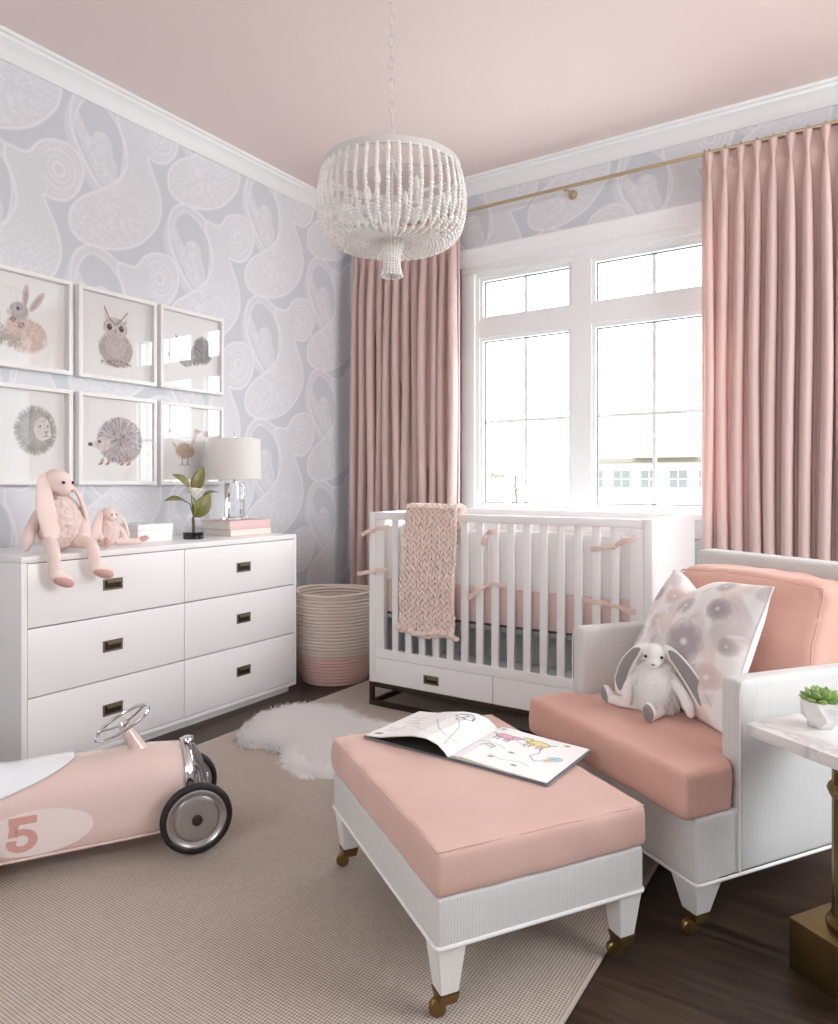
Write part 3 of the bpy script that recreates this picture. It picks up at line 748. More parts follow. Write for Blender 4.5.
def pr_squirrel(c):
    c.ell(.72, .55, .15, .17, (172, 168, 166)); c.strokes(.72, .55, .15, .17, 900, .03, (130, 126, 124), al=.5); c.ell(.60, .44, .07, .10, (178, 172, 170), rot=-.5); c.strokes(.60, .43, .06, .09, 200, .02, (138, 132, 130))
    c.ell(.42, .45, .15, .11, (214, 210, 208)); c.strokes(.42, .45, .15, .11, 500, .025, (170, 166, 164), al=.5); c.ell(.33, .56, .09, .08, (206, 200, 198)); c.strokes(.33, .56, .08, .07, 200, .02, (160, 156, 154))
    c.poly([(.27, .62), (.25, .72), (.32, .65)], (180, 174, 172)); c.poly([(.36, .64), (.40, .73), (.41, .62)], (180, 174, 172)); c.ell(.31, .57, .014, .015, (40, 34, 34)); c.ell(.13, .42, .03, .035, (160, 154, 148)); c.ell(.36, .39, .045, .03, (136, 122, 114))
    c.ell(.44, .34, .09, .03, (206, 200, 196)); c.strokes(.44, .34, .09, .03, 90, .02, (160, 154, 150))
def pr_lion(c):
    c.X = c.X-.03; c.sh = .03
    c.ell(.60, .56, .20, .22, (206, 206, 203)); c.strokes(.60, .56, .20, .22, 1500, .06, (160, 160, 157), al=.5); c.strokes(.60, .56, .14, .16, 600, .05, (188, 188, 184), al=.5)
    c.ell(.68, .58, .10, .13, (232, 230, 226)); c.ell(.73, .52, .06, .05, (236, 233, 229)); c.strokes(.68, .60, .09, .1, 120, .02, (190, 186, 180), al=.4)
    c.ell(.655, .61, .012, .010, (90, 86, 82)); c.ell(.745, .615, .010, .009, (90, 86, 82)); c.poly([(.70, .56), (.76, .56), (.73, .53)], (150, 136, 130)); c.line([(.73, .53), (.73, .505), (.70, .495)], .008, (150, 140, 136)); c.line([(.73, .505), (.76, .497)], .008, (150, 140, 136))
def pr_hedgehog(c):
    c.ell(.55, .50, .275, .235, (176, 168, 169)); c.strokes(.56, .50, .27, .235, 2200, .055, (122, 114, 118), al=.5); c.strokes(.56, .51, .27, .23, 1300, .05, (214, 208, 210), al=.5)
    c.ell(.32, .45, .10, .085, (236, 226, 222)); c.poly([(.36, .54), (.16, .46), (.15, .425), (.30, .37)], (236, 226, 222)); c.strokes(.32, .45, .09, .07, 140, .02, (206, 190, 186), al=.5)
    c.ell(.155, .44, .03, .022, (78, 70, 72)); c.ell(.275, .48, .020, .020, (50, 42, 42)); c.ell(.281, .488, .006, .006, (240, 240, 240))
    for x in (.31, .40, .60, .69): c.ell(x, .245, .020, .04, (206, 170, 162), rot=-.5); c.ell(x-.018, .215, .03, .014, (176, 140, 134), rot=.3)
def pr_bird(c):
    c.ell(.42, .42, .16, .10, (228, 212, 196), rot=-.15); c.strokes(.42, .42, .15, .095, 700, .025, (196, 172, 152), out=False, al=.5); c.poly([(.26, .50), (.20, .52), (.27, .42)], (210, 190, 172))
    c.line([(.52, .48), (.58, .58), (.60, .66)], .045, (230, 216, 206)); c.ell(.61, .68, .05, .04, (226, 210, 202)); c.poly([(.64, .70), (.71, .685), (.65, .665)], (196, 160, 140)); c.ell(.615, .69, .009, .009, (50, 44, 44))
    c.strokes(.78, .66, .03, .03, 90, .02, (200, 168, 170)); c.line([(.78, .64), (.74, .5), (.72, .42)], .008, (214, 200, 194)); c.ell(.18, .67, .04, .02, (206, 200, 196)); c.ell(.36, .70, .05, .03, (226, 216, 210))
    for x in (.38, .47): c.line([(x, .34), (x-.01, .25), (x-.045, .215)], .011, (150, 136, 136)); c.line([(x-.01, .25), (x+.02, .215)], .009, (150, 136, 136))
def picture(name, label, y0, y1, z0, z1, draw, x_off=0):
    xw = XW; D = .040; fw = .017
    t = thing('picture_frame', label, 'picture', (xw, (y0+y1)/2, z0), 0, 'framed animal prints in two rows above the dresser')
    bm = BM(); a = xw+.002; b = xw+D
    for q in ((y0, y1, z1-fw, z1), (y0, y1, z0, z0+fw)): box(bm, a, b, q[0], q[1], q[2], q[3], .0015)
    for q in ((y0, y0+fw, z0+fw-.001, z1-fw+.001), (y1-fw, y1, z0+fw-.001, z1-fw+.001)): box(bm, a, b-.0002, q[0], q[1], q[2], q[3], .0015)
    obj('frame_moulding', bm, WHITE, t)
    bm = BM(); box(bm, a, a+.004, y0+.004, y1-.004, z0+.004, z1-.004); obj('backing_board', bm, WHITE, t)
    n = 190; c = Canvas(n, n, (250, 250, 249), 1.0); draw(c)
    u = np.linspace(0, 1, n); U, W_ = np.meshgrid(u, u)
    P = np.stack([np.full(U.shape, a+.0062), y0+fw-.002+(y1-y0-2*fw+.004)*U, z0+fw-.002+(z1-z0-2*fw+.004)*W_], -1)
    img_mesh('animal_print', c.a, P, PRINT, t)
    bm = BM(); box(bm, b-.010, b-.008, y0+fw-.002, y1-fw+.002, z0+fw-.002, z1-fw+.002); obj('glass_pane', bm, PGLASS, t)
ys = [(1.375, 1.758), (1.787, 2.184), (2.206, 2.60)]
top, bot = (1.521, 1.925), (1.046, 1.456)
for (y, z, fn, lb) in ((ys[0], top, pr_rabbit, 'white framed print of a peach furred rabbit with upright ears'), (ys[1], top, pr_owl, 'white framed print of a pale round owl with dark eyes'), (ys[2], top, pr_squirrel, 'white framed print of a grey bushy tailed animal, top right of the wall group'),
                       (ys[0], bot, pr_lion, 'white framed print of a grey lion head with shaggy mane'), (ys[1], bot, pr_hedgehog, 'white framed print of a grey brown spiny hedgehog'), (ys[2], bot, pr_bird, 'white framed print of a tan long legged bird, partly behind the lamp')):
    picture('picture_frame', lb, y[0], y[1], z[0], z[1], fn)

# ================================================================== THINGS ON THE DRESSER
TZ = DH
def book(name, label, x0, x1, y0, y1, z0, z1, cover, group, spine='+x', cat='book'):
    t = thing(name, label, cat, ((x0+x1)/2, (y0+y1)/2, z0), 0, group); c = .003
    bm = BM(); box(bm, x0, x1, y0, y1, z0, z0+c, .001); box(bm, x0, x1, y0, y1, z1-c, z1, .001); box(bm, x1-c, x1, y0, y1, z0, z1, .0015); obj('cover', bm, cover, t)
    bm = BM(); n = max(4, int((z1-z0-2*c)/.002)); h = (z1-z0-2*c)
    for i in range(n): box(bm, x0+.005+.0004*(i % 2), x1-c, y0+.005+.0005*(i % 2), y1-.005-.0005*(i % 2), z0+c+h*i/n, z0+c+h*(i+.86)/n)
    box(bm, x0+.007, x1-c, y0+.007, y1-.007, z0+c, z1-c)
    obj('pages', bm, PAPER, t)
    return t
book('hardcover_book', 'cream book lying at the bottom of the pair under the lamp', -2.865, -2.66, 2.395, 2.665, TZ+.0003, TZ+.032, COVC, 'books stacked under the lamp')
b2 = book('hardcover_book', 'pink covered book directly beneath the crystal lamp', -2.868, -2.655, 2.382, 2.655, TZ+.0323, TZ+.075, COVP, 'books stacked under the lamp')
bx = thing('storage_box', 'low white box with lid on the dresser between the small bunny and plant', 'box', (-2.8, 2.0, TZ))
bm = BM(); box(bm, -2.87, -2.705, 1.912, 2.09, TZ+.0004, TZ+.052, .002); obj('box_body', bm, COVW, bx)
bm = BM(); box(bm, -2.873, -2.702, 1.909, 2.093, TZ+.050, TZ+.078, .003); obj('lid', bm, COVW, bx)

lx, ly = -2.765, 2.515; LZ = TZ+.0755
lp = thing('table_lamp', 'table lamp with square crystal column and white drum shade', 'lamp', (lx, ly, LZ))
bm = BM(); box(bm, lx-.05, lx+.05, ly-.05, ly+.05, LZ, LZ+.012, .002); obj('base_plate', bm, CRYST, lp)
bm = BM(); box(bm, lx-.036, lx+.036, ly-.036, ly+.036, LZ+.0125, LZ+.185, .003); obj('crystal_column', bm, CRYST, lp)
bm = BM(); lathe(bm, [(0, LZ+.1855), (.016, LZ+.1855), (.016, LZ+.192), (.007, LZ+.196), (.006, LZ+.21), (.014, LZ+.212), (.014, LZ+.25), (0, LZ+.25)], 16, T(lx, ly, 0)); obj('lamp_socket', bm, CHROME, lp)
bm = BM(); tube(bm, [(lx, ly, LZ+.21), (lx, ly, LZ+.425)], .002, 8); ell(bm, (lx, ly, LZ+.43), (.006, .006, .009)); obj('finial', bm, CHROME, lp)
bm = BM(); z0, z1 = LZ+.205, LZ+.405; r0, r1 = .131, .128
lathe(bm, [(r0-.002, z0), (r0, z0), (r1, z1), (r1-.002, z1), (r0-.002, z0)], 48, T(lx, ly, 0), cap=False); obj('lamp_shade', bm, SHADE, lp)
bm = BM()
for z, r in ((z0, r0), (z1, r1)): tube(bm, [(lx+r*math.cos(a), ly+r*math.sin(a), z) for a in np.linspace(0, 2*PI, 49)[:-1]], .0022, 6, closed=True, up=(0, 0, 1))
obj('shade_trim', bm, WHITE, lp); bm = BM()
for k in range(3): a = k*2.094; tube(bm, [(lx, ly, z1-.01), (lx+r1*math.cos(a), ly+r1*math.sin(a), z1-.01)], .0015, 6)
obj('shade_spider', bm, CHROME, lp)
bm = BM(); ell(bm, (lx, ly, LZ+.29), (.028, .028, .036)); obj('bulb', bm, BULB, lp)

# magnolia sprig in a black block
mx_, my_ = -2.69, 2.195
mg = thing('magnolia_sprig', 'magnolia sprig with green leaves and cream flower in a black base', 'plant', (mx_, my_, TZ))
bm = BM(); lathe(bm, [(0, TZ+.0003), (.043, TZ+.0003), (.046, TZ+.004), (.046, TZ+.028), (.043, TZ+.032), (0, TZ+.032)], 32, T(mx_, my_, 0)); obj('pot', bm, POTB, mg)
def leafmesh(bm, p0, p1, w, nrm=(1, 0, .25), droop=.0, fold=.12):
    p0, p1 = V(p0), V(p1); ax = p1-p0; L = ax.length; u = ax/L; n = (V(nrm)-u*V(nrm).dot(u)).normalized(); s = u.cross(n)
    N = 9; Mr = 3; rows = []
    for i in range(N+1):
        t_ = i/N; hw = w/2*(math.sin(PI*min(1, t_*1.02)**.8)**.8 if 0 < t_ < 1 else 0)+.0006
        row = []
        for j in range(-Mr, Mr+1):
            q = j/Mr; row.append(bm.verts.new(p0+ax*t_+s*hw*q+n*(fold*hw*abs(q)*1.5+L*.10*math.sin(PI*t_))+V((0, 0, -droop*L*t_*t_))))
        rows.append(row)
    for a, b in zip(rows, rows[1:]):
        for j in range(2*Mr): bm.faces.new((a[j], a[j+1], b[j+1], b[j]))
def Q(y, z, x=mx_): return (x, y, z)
c0 = Q(my_, TZ+.105)
bm = BM(); tube(bm, [Q(my_+.004, TZ+.03), Q(my_+.004, TZ+.07), c0, Q(my_-.008, TZ+.17), Q(my_-.01, TZ+.225)], [.0042, .004, .0035, .003, .0022], 8)
tube(bm, [c0, Q(my_-.02, TZ+.165), Q(my_-.05, TZ+.175)], .0022, 6); tube(bm, [c0, Q(my_+.03, TZ+.17), Q(my_+.06, TZ+.205)], .0022, 6); tube(bm, [Q(my_-.01, TZ+.215), Q(my_-.03, TZ+.235)], .002, 6); tube(bm, [Q(my_-.004, TZ+.03), Q(my_-.006, TZ+.10)], .003, 6)
obj('stem', bm, STEM, mg)
for p0, p1, w_, n_, d_ in ((Q(my_-.02, TZ+.235), Q(my_-.118, TZ+.298), .052, (1, .2, .6), 0), (Q(my_-.004, TZ+.225), Q(my_+.052, TZ+.335, mx_+.01), .062, (1, -.5, .1), 0), (Q(my_-.035, TZ+.172), Q(my_-.175, TZ+.180, mx_+.02), .048, (.5, 0, 1), 0), (Q(my_+.0, TZ+.10), Q(my_+.075, TZ+.212, mx_+.03), .078, (1, -.4, .1), 0), (Q(my_+.06, TZ+.203), Q(my_+.15, TZ+.216), .030, (.3, 0, 1), 0), (Q(my_+.0, TZ+.10), Q(my_-.035, TZ+.195, mx_+.04), .055, (1, .4, .1), 0)):
    bm = BM(); leafmesh(bm, p0, p1, w_, n_, d_); o = obj('leaf', bm, LEAF, mg, 80); md = o.modifiers.new('thick', 'SOLIDIFY'); md.thickness = .0012
bm = BM(); fc = V(Q(my_-.022, TZ+.192, mx_+.035))
for k in range(9):
    a = k*2*PI/9+(.3 if k % 2 else 0); r = .062 if k % 2 else .058; d = V((math.cos(a)*.6+.1, math.cos(a)*0+math.sin(a), .55+.35*(k % 3)/2)); d.normalize()
    leafmesh(bm, fc, fc+d*r, .048, (-d.x, -d.y, 1.2), 0, .5)
o = obj('flower', bm, PETAL, mg, 80); md = o.modifiers.new('thick', 'SOLIDIFY'); md.thickness = .001

# ---- plush bunnies
def remesh(o, vs, sm=4):
    a = o.modifiers.new('r', 'REMESH'); a.mode = 'VOXEL'; a.voxel_size = vs; a.use_smooth_shade = True
    b = o.modifiers.new('s', 'SMOOTH'); b.iterations = sm; b.factor = .5
def ear(bm, pts, ws, th=.35, up=(0, 0, 1)):
    pts = [tuple(p) for p in pts]; tube(bm, pts, ws, 14, flat=th, up=up)
def plush(label, O, s, rot, mats, group, spec):
    """O seat point; local x forward, y sideways (left of the toy is +y), z up; s scales all"""
    M = T(*O) @ R(rot) @ S3(s, s, s)
    t = thing('plush_bunny', label, 'plush toy', O, rot, group); body, fleece, sole, inner = mats
    def P(p): return tuple(M @ V(p))
    bm = BM(); sc = s
    hz = spec.get('head', (.01, 0, .245)); hr = spec.get('hrot', (0, 0))
    ell(bm, P((0, 0, .105)), (.070*sc, .072*sc, .098*sc)); ell(bm, P((0, 0, .19)), (.035*sc, .035*sc, .04*sc))
    HM = M @ T(*hz) @ R(hr[0], 'Z') @ R(hr[1], 'Y')
    bmesh.ops.create_uvsphere(bm, u_segments=20, v_segments=14, radius=1, matrix=HM @ S3(.052, .044, .048))
    bmesh.ops.create_uvsphere(bm, u_segments=20, v_segments=14, radius=1, matrix=HM @ T(.035, 0, -.012) @ S3(.034, .030, .028))
    for key, rr in (('armL', (.024, .022, .022, .024, .016)), ('armR', (.024, .022, .022, .024, .016)), ('legL', (.03, .026, .022, .022, .022)), ('legR', (.03, .026, .022, .022, .022))):
        pp = catmull([V(q) for q in spec[key]], 4, False); n = len(pp); rad = [float(np.interp(i/(n-1), np.linspace(0, 1, 5), rr))*sc for i in range(n)]
        tube(bm, [P(q) for q in pp], rad, 12)
        e = pp[-1]; ell(bm, P(e), rad[-1])
    for key in ('footL', 'footR'):
        c, d = V(spec[key][0]), V(spec[key][1]).normalized(); q = V((1, 0, 0)).rotation_difference(d).to_matrix().to_4x4()
        bmesh.ops.create_uvsphere(bm, u_segments=16, v_segments=10, radius=1, matrix=M @ T(*c) @ q @ S3(.046, .026, .024))
    o = obj('body', bm, body, t); remesh(o, .0042*max(sc, .6))
    # fleece torso
    bm = BM(); bmesh.ops.create_icosphere(bm, subdivisions=5, radius=1)
    for v in bm.verts:
        n = v.co.normalized(); k = noise.noise(n*7)*.06+abs(noise.noise(n*19+V((3, 3, 3))))*.10
        v.co = M @ (V((n.x*.078, n.y*.080, n.z*.106))*(1+k)+V((0, 0, .108)))
    obj('fleece', bm, fleece, t)
    for key in ('earL', 'earR'):
        pts = [V(q) for q in spec[key][0]]; pp = [V(q) for q in catmull(pts, 5, False)]; n = len(pp); up = V(spec[key][1])
        ww = [float(np.interp(i/(n-1), (0, .15, .5, .8, .95, 1), (.012, .020, .034, .036, .022, .006)))*spec.get('earw', 1) for i in range(n)]
        bm = BM(); tube(bm, [P(q) for q in pp], [w_*sc for w_ in ww], 16, flat=.28, up=(M.to_3x3() @ up).normalized()); e1 = obj('ear', bm, body, t)
        if inner is not None:
            off = up.normalized()*.0065*1.0
            bm = BM(); tube(bm, [P(q+up.normalized()*(.26*w_)) for q, w_ in list(zip(pp, ww))[3:-1]], [w_*.74*sc*min(1, (k_+1)/4, (len(ww)-4-k_)/4) for k_, w_ in enumerate(ww[3:-1])], 14, flat=.12, up=(M.to_3x3() @ up).normalized()); obj('ear_lining', bm, inner, e1)
    for sy in (1, -1):
        bm = BM(); bmesh.ops.create_uvsphere(bm, u_segments=12, v_segments=8, radius=.0062, matrix=HM @ T(.040, sy*.032, .014)); obj('eye', bm, EYE, t)
    bm = BM(); bmesh.ops.create_uvsphere(bm, u_segments=12, v_segments=8, radius=1, matrix=HM @ T(.069, 0, -.006) @ S3(.006, .008, .005)); obj('nose', bm, sole, t)
    for key in ('footL', 'footR'):
        c, d = V(spec[key][0]), V(spec[key][1]).normalized(); q = V((1, 0, 0)).rotation_difference(d).to_matrix().to_4x4(); sd_ = V(spec[key][2]).normalized()
        bm = BM(); bmesh.ops.create_uvsphere(bm, u_segments=16, v_segments=10, radius=1, matrix=M @ T(*(c+sd_*.0095)) @ q @ S3(.041, .0225, .0205)); obj('foot_sole', bm, sole, t)
    return t
PK = (BUNP, BUNC, BUND, None)
# big pink bunny: sits on the front edge, legs hanging down the drawer fronts
big = dict(head=(.02, -.018, .262), hrot=(.55, .45),
    earR=([(.01, -.05, .285), (.035, -.075, .25), (.055, -.082, .17), (.062, -.062, .09), (.058, -.045, .045)], (1, -.25, 0)),
    earL=([(.0, .02, .27), (.03, .058, .215), (.03, .088, .14), (.03, .098, .07), (.035, .10, .02)], (.7, .9, 0)),
    armR=[(0, -.055, .16), (-.005, -.085, .12), (-.005, -.105, .08), (.0, -.118, .045), (.0, -.125, .022)], armL=[(0, .055, .16), (.03, .075, .12), (.05, .07, .09), (.06, .06, .06), (.06, .05, .035)],
    legR=[(.02, -.05, .035), (.08, -.075, .034), (.130, -.098, .028), (.165, -.112, .0), (.167, -.112, -.060)], legL=[(.02, .05, .035), (.08, .052, .034), (.130, .046, .028), (.165, .040, .0), (.167, .040, -.050)],
    footR=((.180, -.094, -.084), (.40, .9, -.5), (.6, .1, -.5)), footL=((.180, .060, -.070), (.40, .9, -.42), (.6, .1, -.5)), earw=1.15)
plush('large pink plush bunny sitting with its legs over the dresser edge', (-2.62, 1.51, TZ+.003), 1.0, 0, PK, 'pink plush bunnies on the dresser', big)
small = dict(head=(.03, -.010, .235), hrot=(.5, .5),
    earR=([(.01, -.05, .26), (.035, -.085, .215), (.045, -.115, .14), (.05, -.135, .08), (.055, -.15, .03)], (1, -.35, 0)),
    earL=([(.01, .035, .255), (.03, .085, .215), (.03, .125, .16), (.03, .145, .10), (.03, .155, .05)], (.7, .9, .2)),
    armR=[(0, -.055, .16), (.02, -.08, .12), (.04, -.09, .09), (.055, -.085, .06), (.06, -.08, .035)], armL=[(0, .055, .16), (.03, .085, .12), (.04, .10, .09), (.05, .105, .06), (.055, .11, .03)],
    legR=[(.02, -.05, .032), (.07, -.085, .030), (.11, -.10, .028), (.13, -.11, .028), (.14, -.115, .028)], legL=[(.02, .05, .032), (.05, .11, .030), (.075, .16, .028), (.09, .19, .028), (.095, .205, .028)],
    footR=((.155, -.115, .040), (.2, -.1, 1), (1, -.1, 0)), footL=((.10, .225, .040), (.5, .9, .35), (.8, -.3, 0)), earw=1.1)
plush('small pink plush bunny sitting beside the larger one with splayed feet', (-2.655, 1.735, TZ+.003), .56, 0, PK, 'pink plush bunnies on the dresser', small)

# ================================================================== ROPE BASKET
bxc, byc = -2.49, 2.975
bk = thing('rope_basket', 'tall round rope basket, beige above and pink below, beside the crib', 'basket', (bxc, byc, 0))
def rB(z): return .168+.052*min(1, (z/.20))**.7-.0*z-.006*max(0, (z-.3)/.18)
def coils(z0, z1, m, name, cap=None):
    bm = BM(); p = .0172; n = int(round((z1-z0)/p)); prof = [(rB(z0)-.014, z0)]
    for k in range(n):
        zc = z0+(k+.5)*p
        for a in np.linspace(-PI/2, PI/2, 7)[(0 if k == 0 else 1):]: prof.append((rB(zc)-.004+.0065*math.cos(a), zc+p/2*math.sin(a)))
    prof += [(rB(z1)-.014, z1)]
    for k in range(n-1, -1, -1): zc = z0+(k+.5)*p; prof += [(rB(zc)-.016-.004, zc+.001), (rB(zc)-.014, zc-p/2+.0005)]
    if cap: prof = [(0, z0+.001)]+prof+[(0, z0+.012)]
    lathe(bm, prof, 56, T(bxc, byc, 0), cap=False); return obj(name, bm, m, bk, 60)
coils(.002, .002+.0172*9, BASK2, 'pink_base', True); coils(.157, .157+.0172*18, BASK1, 'beige_wall')
bm = BM(); tube(bm, [(bxc+.211*math.cos(a), byc+.211*math.sin(a), .157+.0172*18+.006+.004*math.sin(2*a+1)) for a in np.linspace(0, 2*PI, 49)[:-1]], .010, 8, closed=True, up=(0, 0, 1)); obj('rim', bm, BASK1, bk)
# ================================================================== CRIB
CX0, CX1, CY0, CY1, CT, CB = -2.034, -.722, 2.68, 3.385, .918, .122
cr = thing('crib', 'white wooden crib with slatted sides and pull drawer beneath the window', 'crib', ((CX0+CX1)/2, (CY0+CY1)/2, 0))
for x0, x1 in ((CX0, CX0+.032), (CX1-.032, CX1)):
    bm = BM(); box(bm, x0, x1, CY0, CY1, CB, CT, .002); obj('end_panel', bm, CRIBW, cr)
for y0, y1, nm in ((CY0+.002, CY0+.030, 'front'), (CY1-.030, CY1-.002, 'back')):
    bm = BM(); box(bm, CX0+.0325, CX1-.0325, y0, y1, .885, CT-.0005, .002); obj('top_rail', bm, CRIBW, cr)
    bm = BM(); box(bm, CX0+.0325, CX1-.0325, y0, y1, .238, .280, .002); obj('bottom_rail', bm, CRIBW, cr)
    for x0, x1 in ((CX0+.0325, CX0+.083), (CX1-.083, CX1-.0325)):
        bm = BM(); box(bm, x0, x1, y0+.0004, y1-.0004, .2805, .8845, .002); obj('post', bm, CRIBW, cr)
    gx0, gx1, ns = -1.949, -.807, 15; sw = .0325; gap = (gx1-gx0-ns*sw)/(ns+1)
    bm = BM(); box(bm, gx0+gap, gx0+gap+sw, y0+.005, y1-.005, .279, .886, .0025); s0 = obj('slat', bm, CRIBW, cr)
    for k in range(1, ns): s = s0.copy(); COL.objects.link(s); s.parent = cr; s.location.x += k*(gap+sw)
bm = BM(); box(bm, CX0+.033, CX1-.033, CY1-.028, CY1-.003, CB, .2375); box(bm, CX0+.033, CX1-.033, CY0+.03, CY1-.03, CB, CB+.012); obj('base_panel', bm, CRIBW, cr)
for k, (x0, x1) in enumerate(((CX0+.0345, -1.3845), (-1.3815, CX1-.0345))):
    bm = BM(); box(bm, x0, x1, CY0+.0005, CY0+.022, CB+.001, .2365, .0015); d = obj('drawer', bm, CRIBW, cr)
    if k == 0: pull(0, 0, 0, d, T(-1.690, CY0+.0002, .176) @ R(-PI/2), .078, .040)
    else: pull(0, 0, 0, d, T(-1.03, CY0+.0002, .176) @ R(-PI/2), .078, .040)
bm = BM(); a = .020
def bar(x0, x1, y0, y1, z0, z1): box(bm, x0, x1, y0, y1, z0, z1, .001)
for y in (CY0, CY1-a): bar(CX0, CX1, y, y+a, CB-.0225, CB-.0005); bar(CX0, CX1, y, y+a, .0127, .034)
for x in (CX0, CX1-a): bar(x, x+a, CY0+a, CY1-a, CB-.0223, CB-.0006); bar(x, x+a, CY0+a, CY1-a, .0127, .0338)
for x in (CX0, CX1-a):
    for y in (CY0, CY1-a): bar(x, x+a, y, y+a, .033, CB-.022)
obj('metal_base', bm, BRONZE, cr)
bm = BM(); box(bm, CX0+.034, CX1-.034, CY0+.033, CY1-.033, .425, .443); obj('mattress_support', bm, UNDER, cr)
ix0, ix1, iy0, iy1 = CX0+.036, CX1-.036, CY0+.034, CY1-.034
mt = thing('crib_mattress', 'mattress in a pale pink fitted sheet inside the crib', 'mattress', ((ix0+ix1)/2, (iy0+iy1)/2, .4435))
bm = BM(); rbox(bm, (ix1-ix0)/2-.012, (iy1-iy0)/2-.014, .055, .03, 16, 10, 4, M=T((ix0+ix1)/2, (iy0+iy1)/2, .4995)); obj('fitted_sheet', bm, PINKF, mt)
# bumper: white upper pad over a pink lower band, tied with ribbons
bp = thing('crib_bumper', 'white and pink quilted crib bumper tied inside the crib slats', 'crib bumper', ((ix0+ix1)/2, (iy0+iy1)/2, .455))
def pad(name, z0, z1, m, th=.010):
    for (x0, x1, y0, y1, ax) in ((ix0+.001, ix1-.001, iy0, iy0+th, 'x'), (ix0+.001, ix1-.001, iy1-th, iy1, 'x'), (ix0, ix0+th, iy0+th, iy1-th, 'y'), (ix1-th, ix1, iy0+th, iy1-th, 'y')):
        b = BM(); M = T((x0+x1)/2, (y0+y1)/2, (z0+z1)/2)
        def f(p, n):
            w = noise.noise(V((p.x*6+x0*3, p.y*6+y0*5, p.z*4)))*.0015
            if ax == 'x': return V((p.x, p.y+w, p.z+.004*math.sin(p.x*9)*(n.z > .9)))
            return V((p.x+w, p.y, p.z+.004*math.sin(p.y*9)*(n.z > .9)))
        rbox(b, (x1-x0)/2, (y1-y0)/2, (z1-z0)/2, .0045, 24 if ax == 'x' else 1, 1 if ax == 'x' else 14, 8, f, M); obj(name, b, m, bp)
pad('white_pad', .606, .852, WHITF); pad('pink_band', .452, .604, PINKF)
bm = BM()
for y in (iy0-.001, iy1+.001): tube(bm, [(ix0, y, .605), (ix1, y, .605)], .0035, 8)
obj('piping', bm, PINKR, bp)
def ribbon(x, y, z, dirs, seed, par=bp):
    """a tied bow: knot, two loops' worth of short tails lying against the slats"""
    bm = BM(); rr = random.Random(seed); ell(bm, (x, y, z), (.009, .008, .009))
    for (dx, dz, L) in dirs:
        pts = []
        for k in range(7):
            t_ = k/6; pts.append((x+dx*L*t_, y-.004-.008*math.sin(t_*PI)+rr.uniform(-.001, .001), z+dz*L*t_+.008*math.sin(t_*5)*(1-t_)))
        tube(bm, pts, [.004, .008, .0095, .010, .0105, .011, .010], 10, flat=.16, up=(0, -1, 0))
    obj('ribbon_tie', bm, PINKR, par)
yf = CY0-.008
ribbon(-2.005, yf, .830, ((-.9, -.25, .075), (.95, .25, .10)), 1); ribbon(-2.0, yf, .636, ((-.97, -.1, .10), (.9, .25, .09)), 2)
ribbon(-1.405, yf, .838, ((-.3, -.95, .05), (.85, .35, .05)), 3); ribbon(-1.40, yf, .622, ((-.8, -.5, .12), (.95, .15, .09)), 4)
ribbon(-.86, yf, .81, ((-.92, -.12, .10), (.85, .45, .10)), 5); ribbon(-.875, yf, .585, ((-.95, .15, .12), (.97, -.15, .10)), 6)
bm = BM(); tube(bm, [(-1.405, yf, .838), (-1.40, yf+.001, .73), (-1.40, yf, .622)], .004, 8, flat=.4, up=(0, -1, 0)); obj('ribbon_tie', bm, PINKR, bp)

# ---- chunky knitted throw over the front rail
kb = thing('knitted_blanket', 'chunky blush knitted throw hanging over the crib front rail', 'blanket', (-1.67, CY0, .93))
yo = CY0-.020; yi = CY0+.030+.020; zt = CT+.018
def kpath(s):
    """s metres along the throw from the front hem: returns point (y,z) and outward normal"""
    Lf = zt-.395; r = (yi-yo)/2; Lr = PI*r*.5+.02
    if s < Lf: return (yo-.006*math.sin(s*7), .395+s), (-1, 0), s/Lf
    s2 = s-Lf
    arc = .10
    if s2 < arc:
        a = PI*s2/arc; yc = (yo+yi)/2; return (yc-r*math.cos(a), zt+.018*math.sin(a)), (-math.cos(a), math.sin(a)), 1
    s3 = s2-arc; return (yi, zt-s3), (1, 0), 1
bm = BM(); NC = 9; row = .0262; NRW = int((zt-.395+.10+.16)/row)
def stitch(c, d, n, L, r):
    d = V(d).normalized(); n = V(n).normalized(); s = d.cross(n).normalized(); Mx = Matrix((( s.x, n.x, d.x, c[0]), (s.y, n.y, d.y, c[1]), (s.z, n.z, d.z, c[2]), (0, 0, 0, 1)))
    bmesh.ops.create_uvsphere(bm, u_segments=9, v_segments=7, radius=1, matrix=Mx @ S3(r, r*.85, L/2))
rr = random.Random(4)
for i in range(NRW):
    s = i*row+.012; (y, z), (ny, nz), f = kpath(s); (y2, z2), _, _ = kpath(s+.004); ty, tz = (y2-y)/.004, (z2-z)/.004
    xl = -1.850+.035*min(1, f)**1.0+.004*math.sin(i*.7); xr = -1.560+.016*min(1, f)+.005*math.sin(i*.5+1); w = (xr-xl)/NC
    for j in range(NC):
        xc = xl+w*(j+.5)+rr.gauss(0, .0012)
        for sg in (-1, 1):
            stitch((xc+sg*w*.23, y+ny*.004+rr.gauss(0, .001), z+rr.gauss(0, .001)+nz*.004), (sg*.46, ty, tz), (0, ny, nz), .042, w*.245)
for x in np.linspace(-1.848, -1.570, 9):                # rolled hem
    stitch((x, yo-.012, .392+.008*math.sin(x*30)), (1, -.25, .15), (0, -1, 0), .046, .0135); stitch((x+.015, yo-.004, .382+.008*math.sin(x*30)), (1, .25, -.15), (0, -1, 0), .046, .0125)
obj('stitches', bm, KNIT, kb, 180)
bm = BM(); rowsv = []
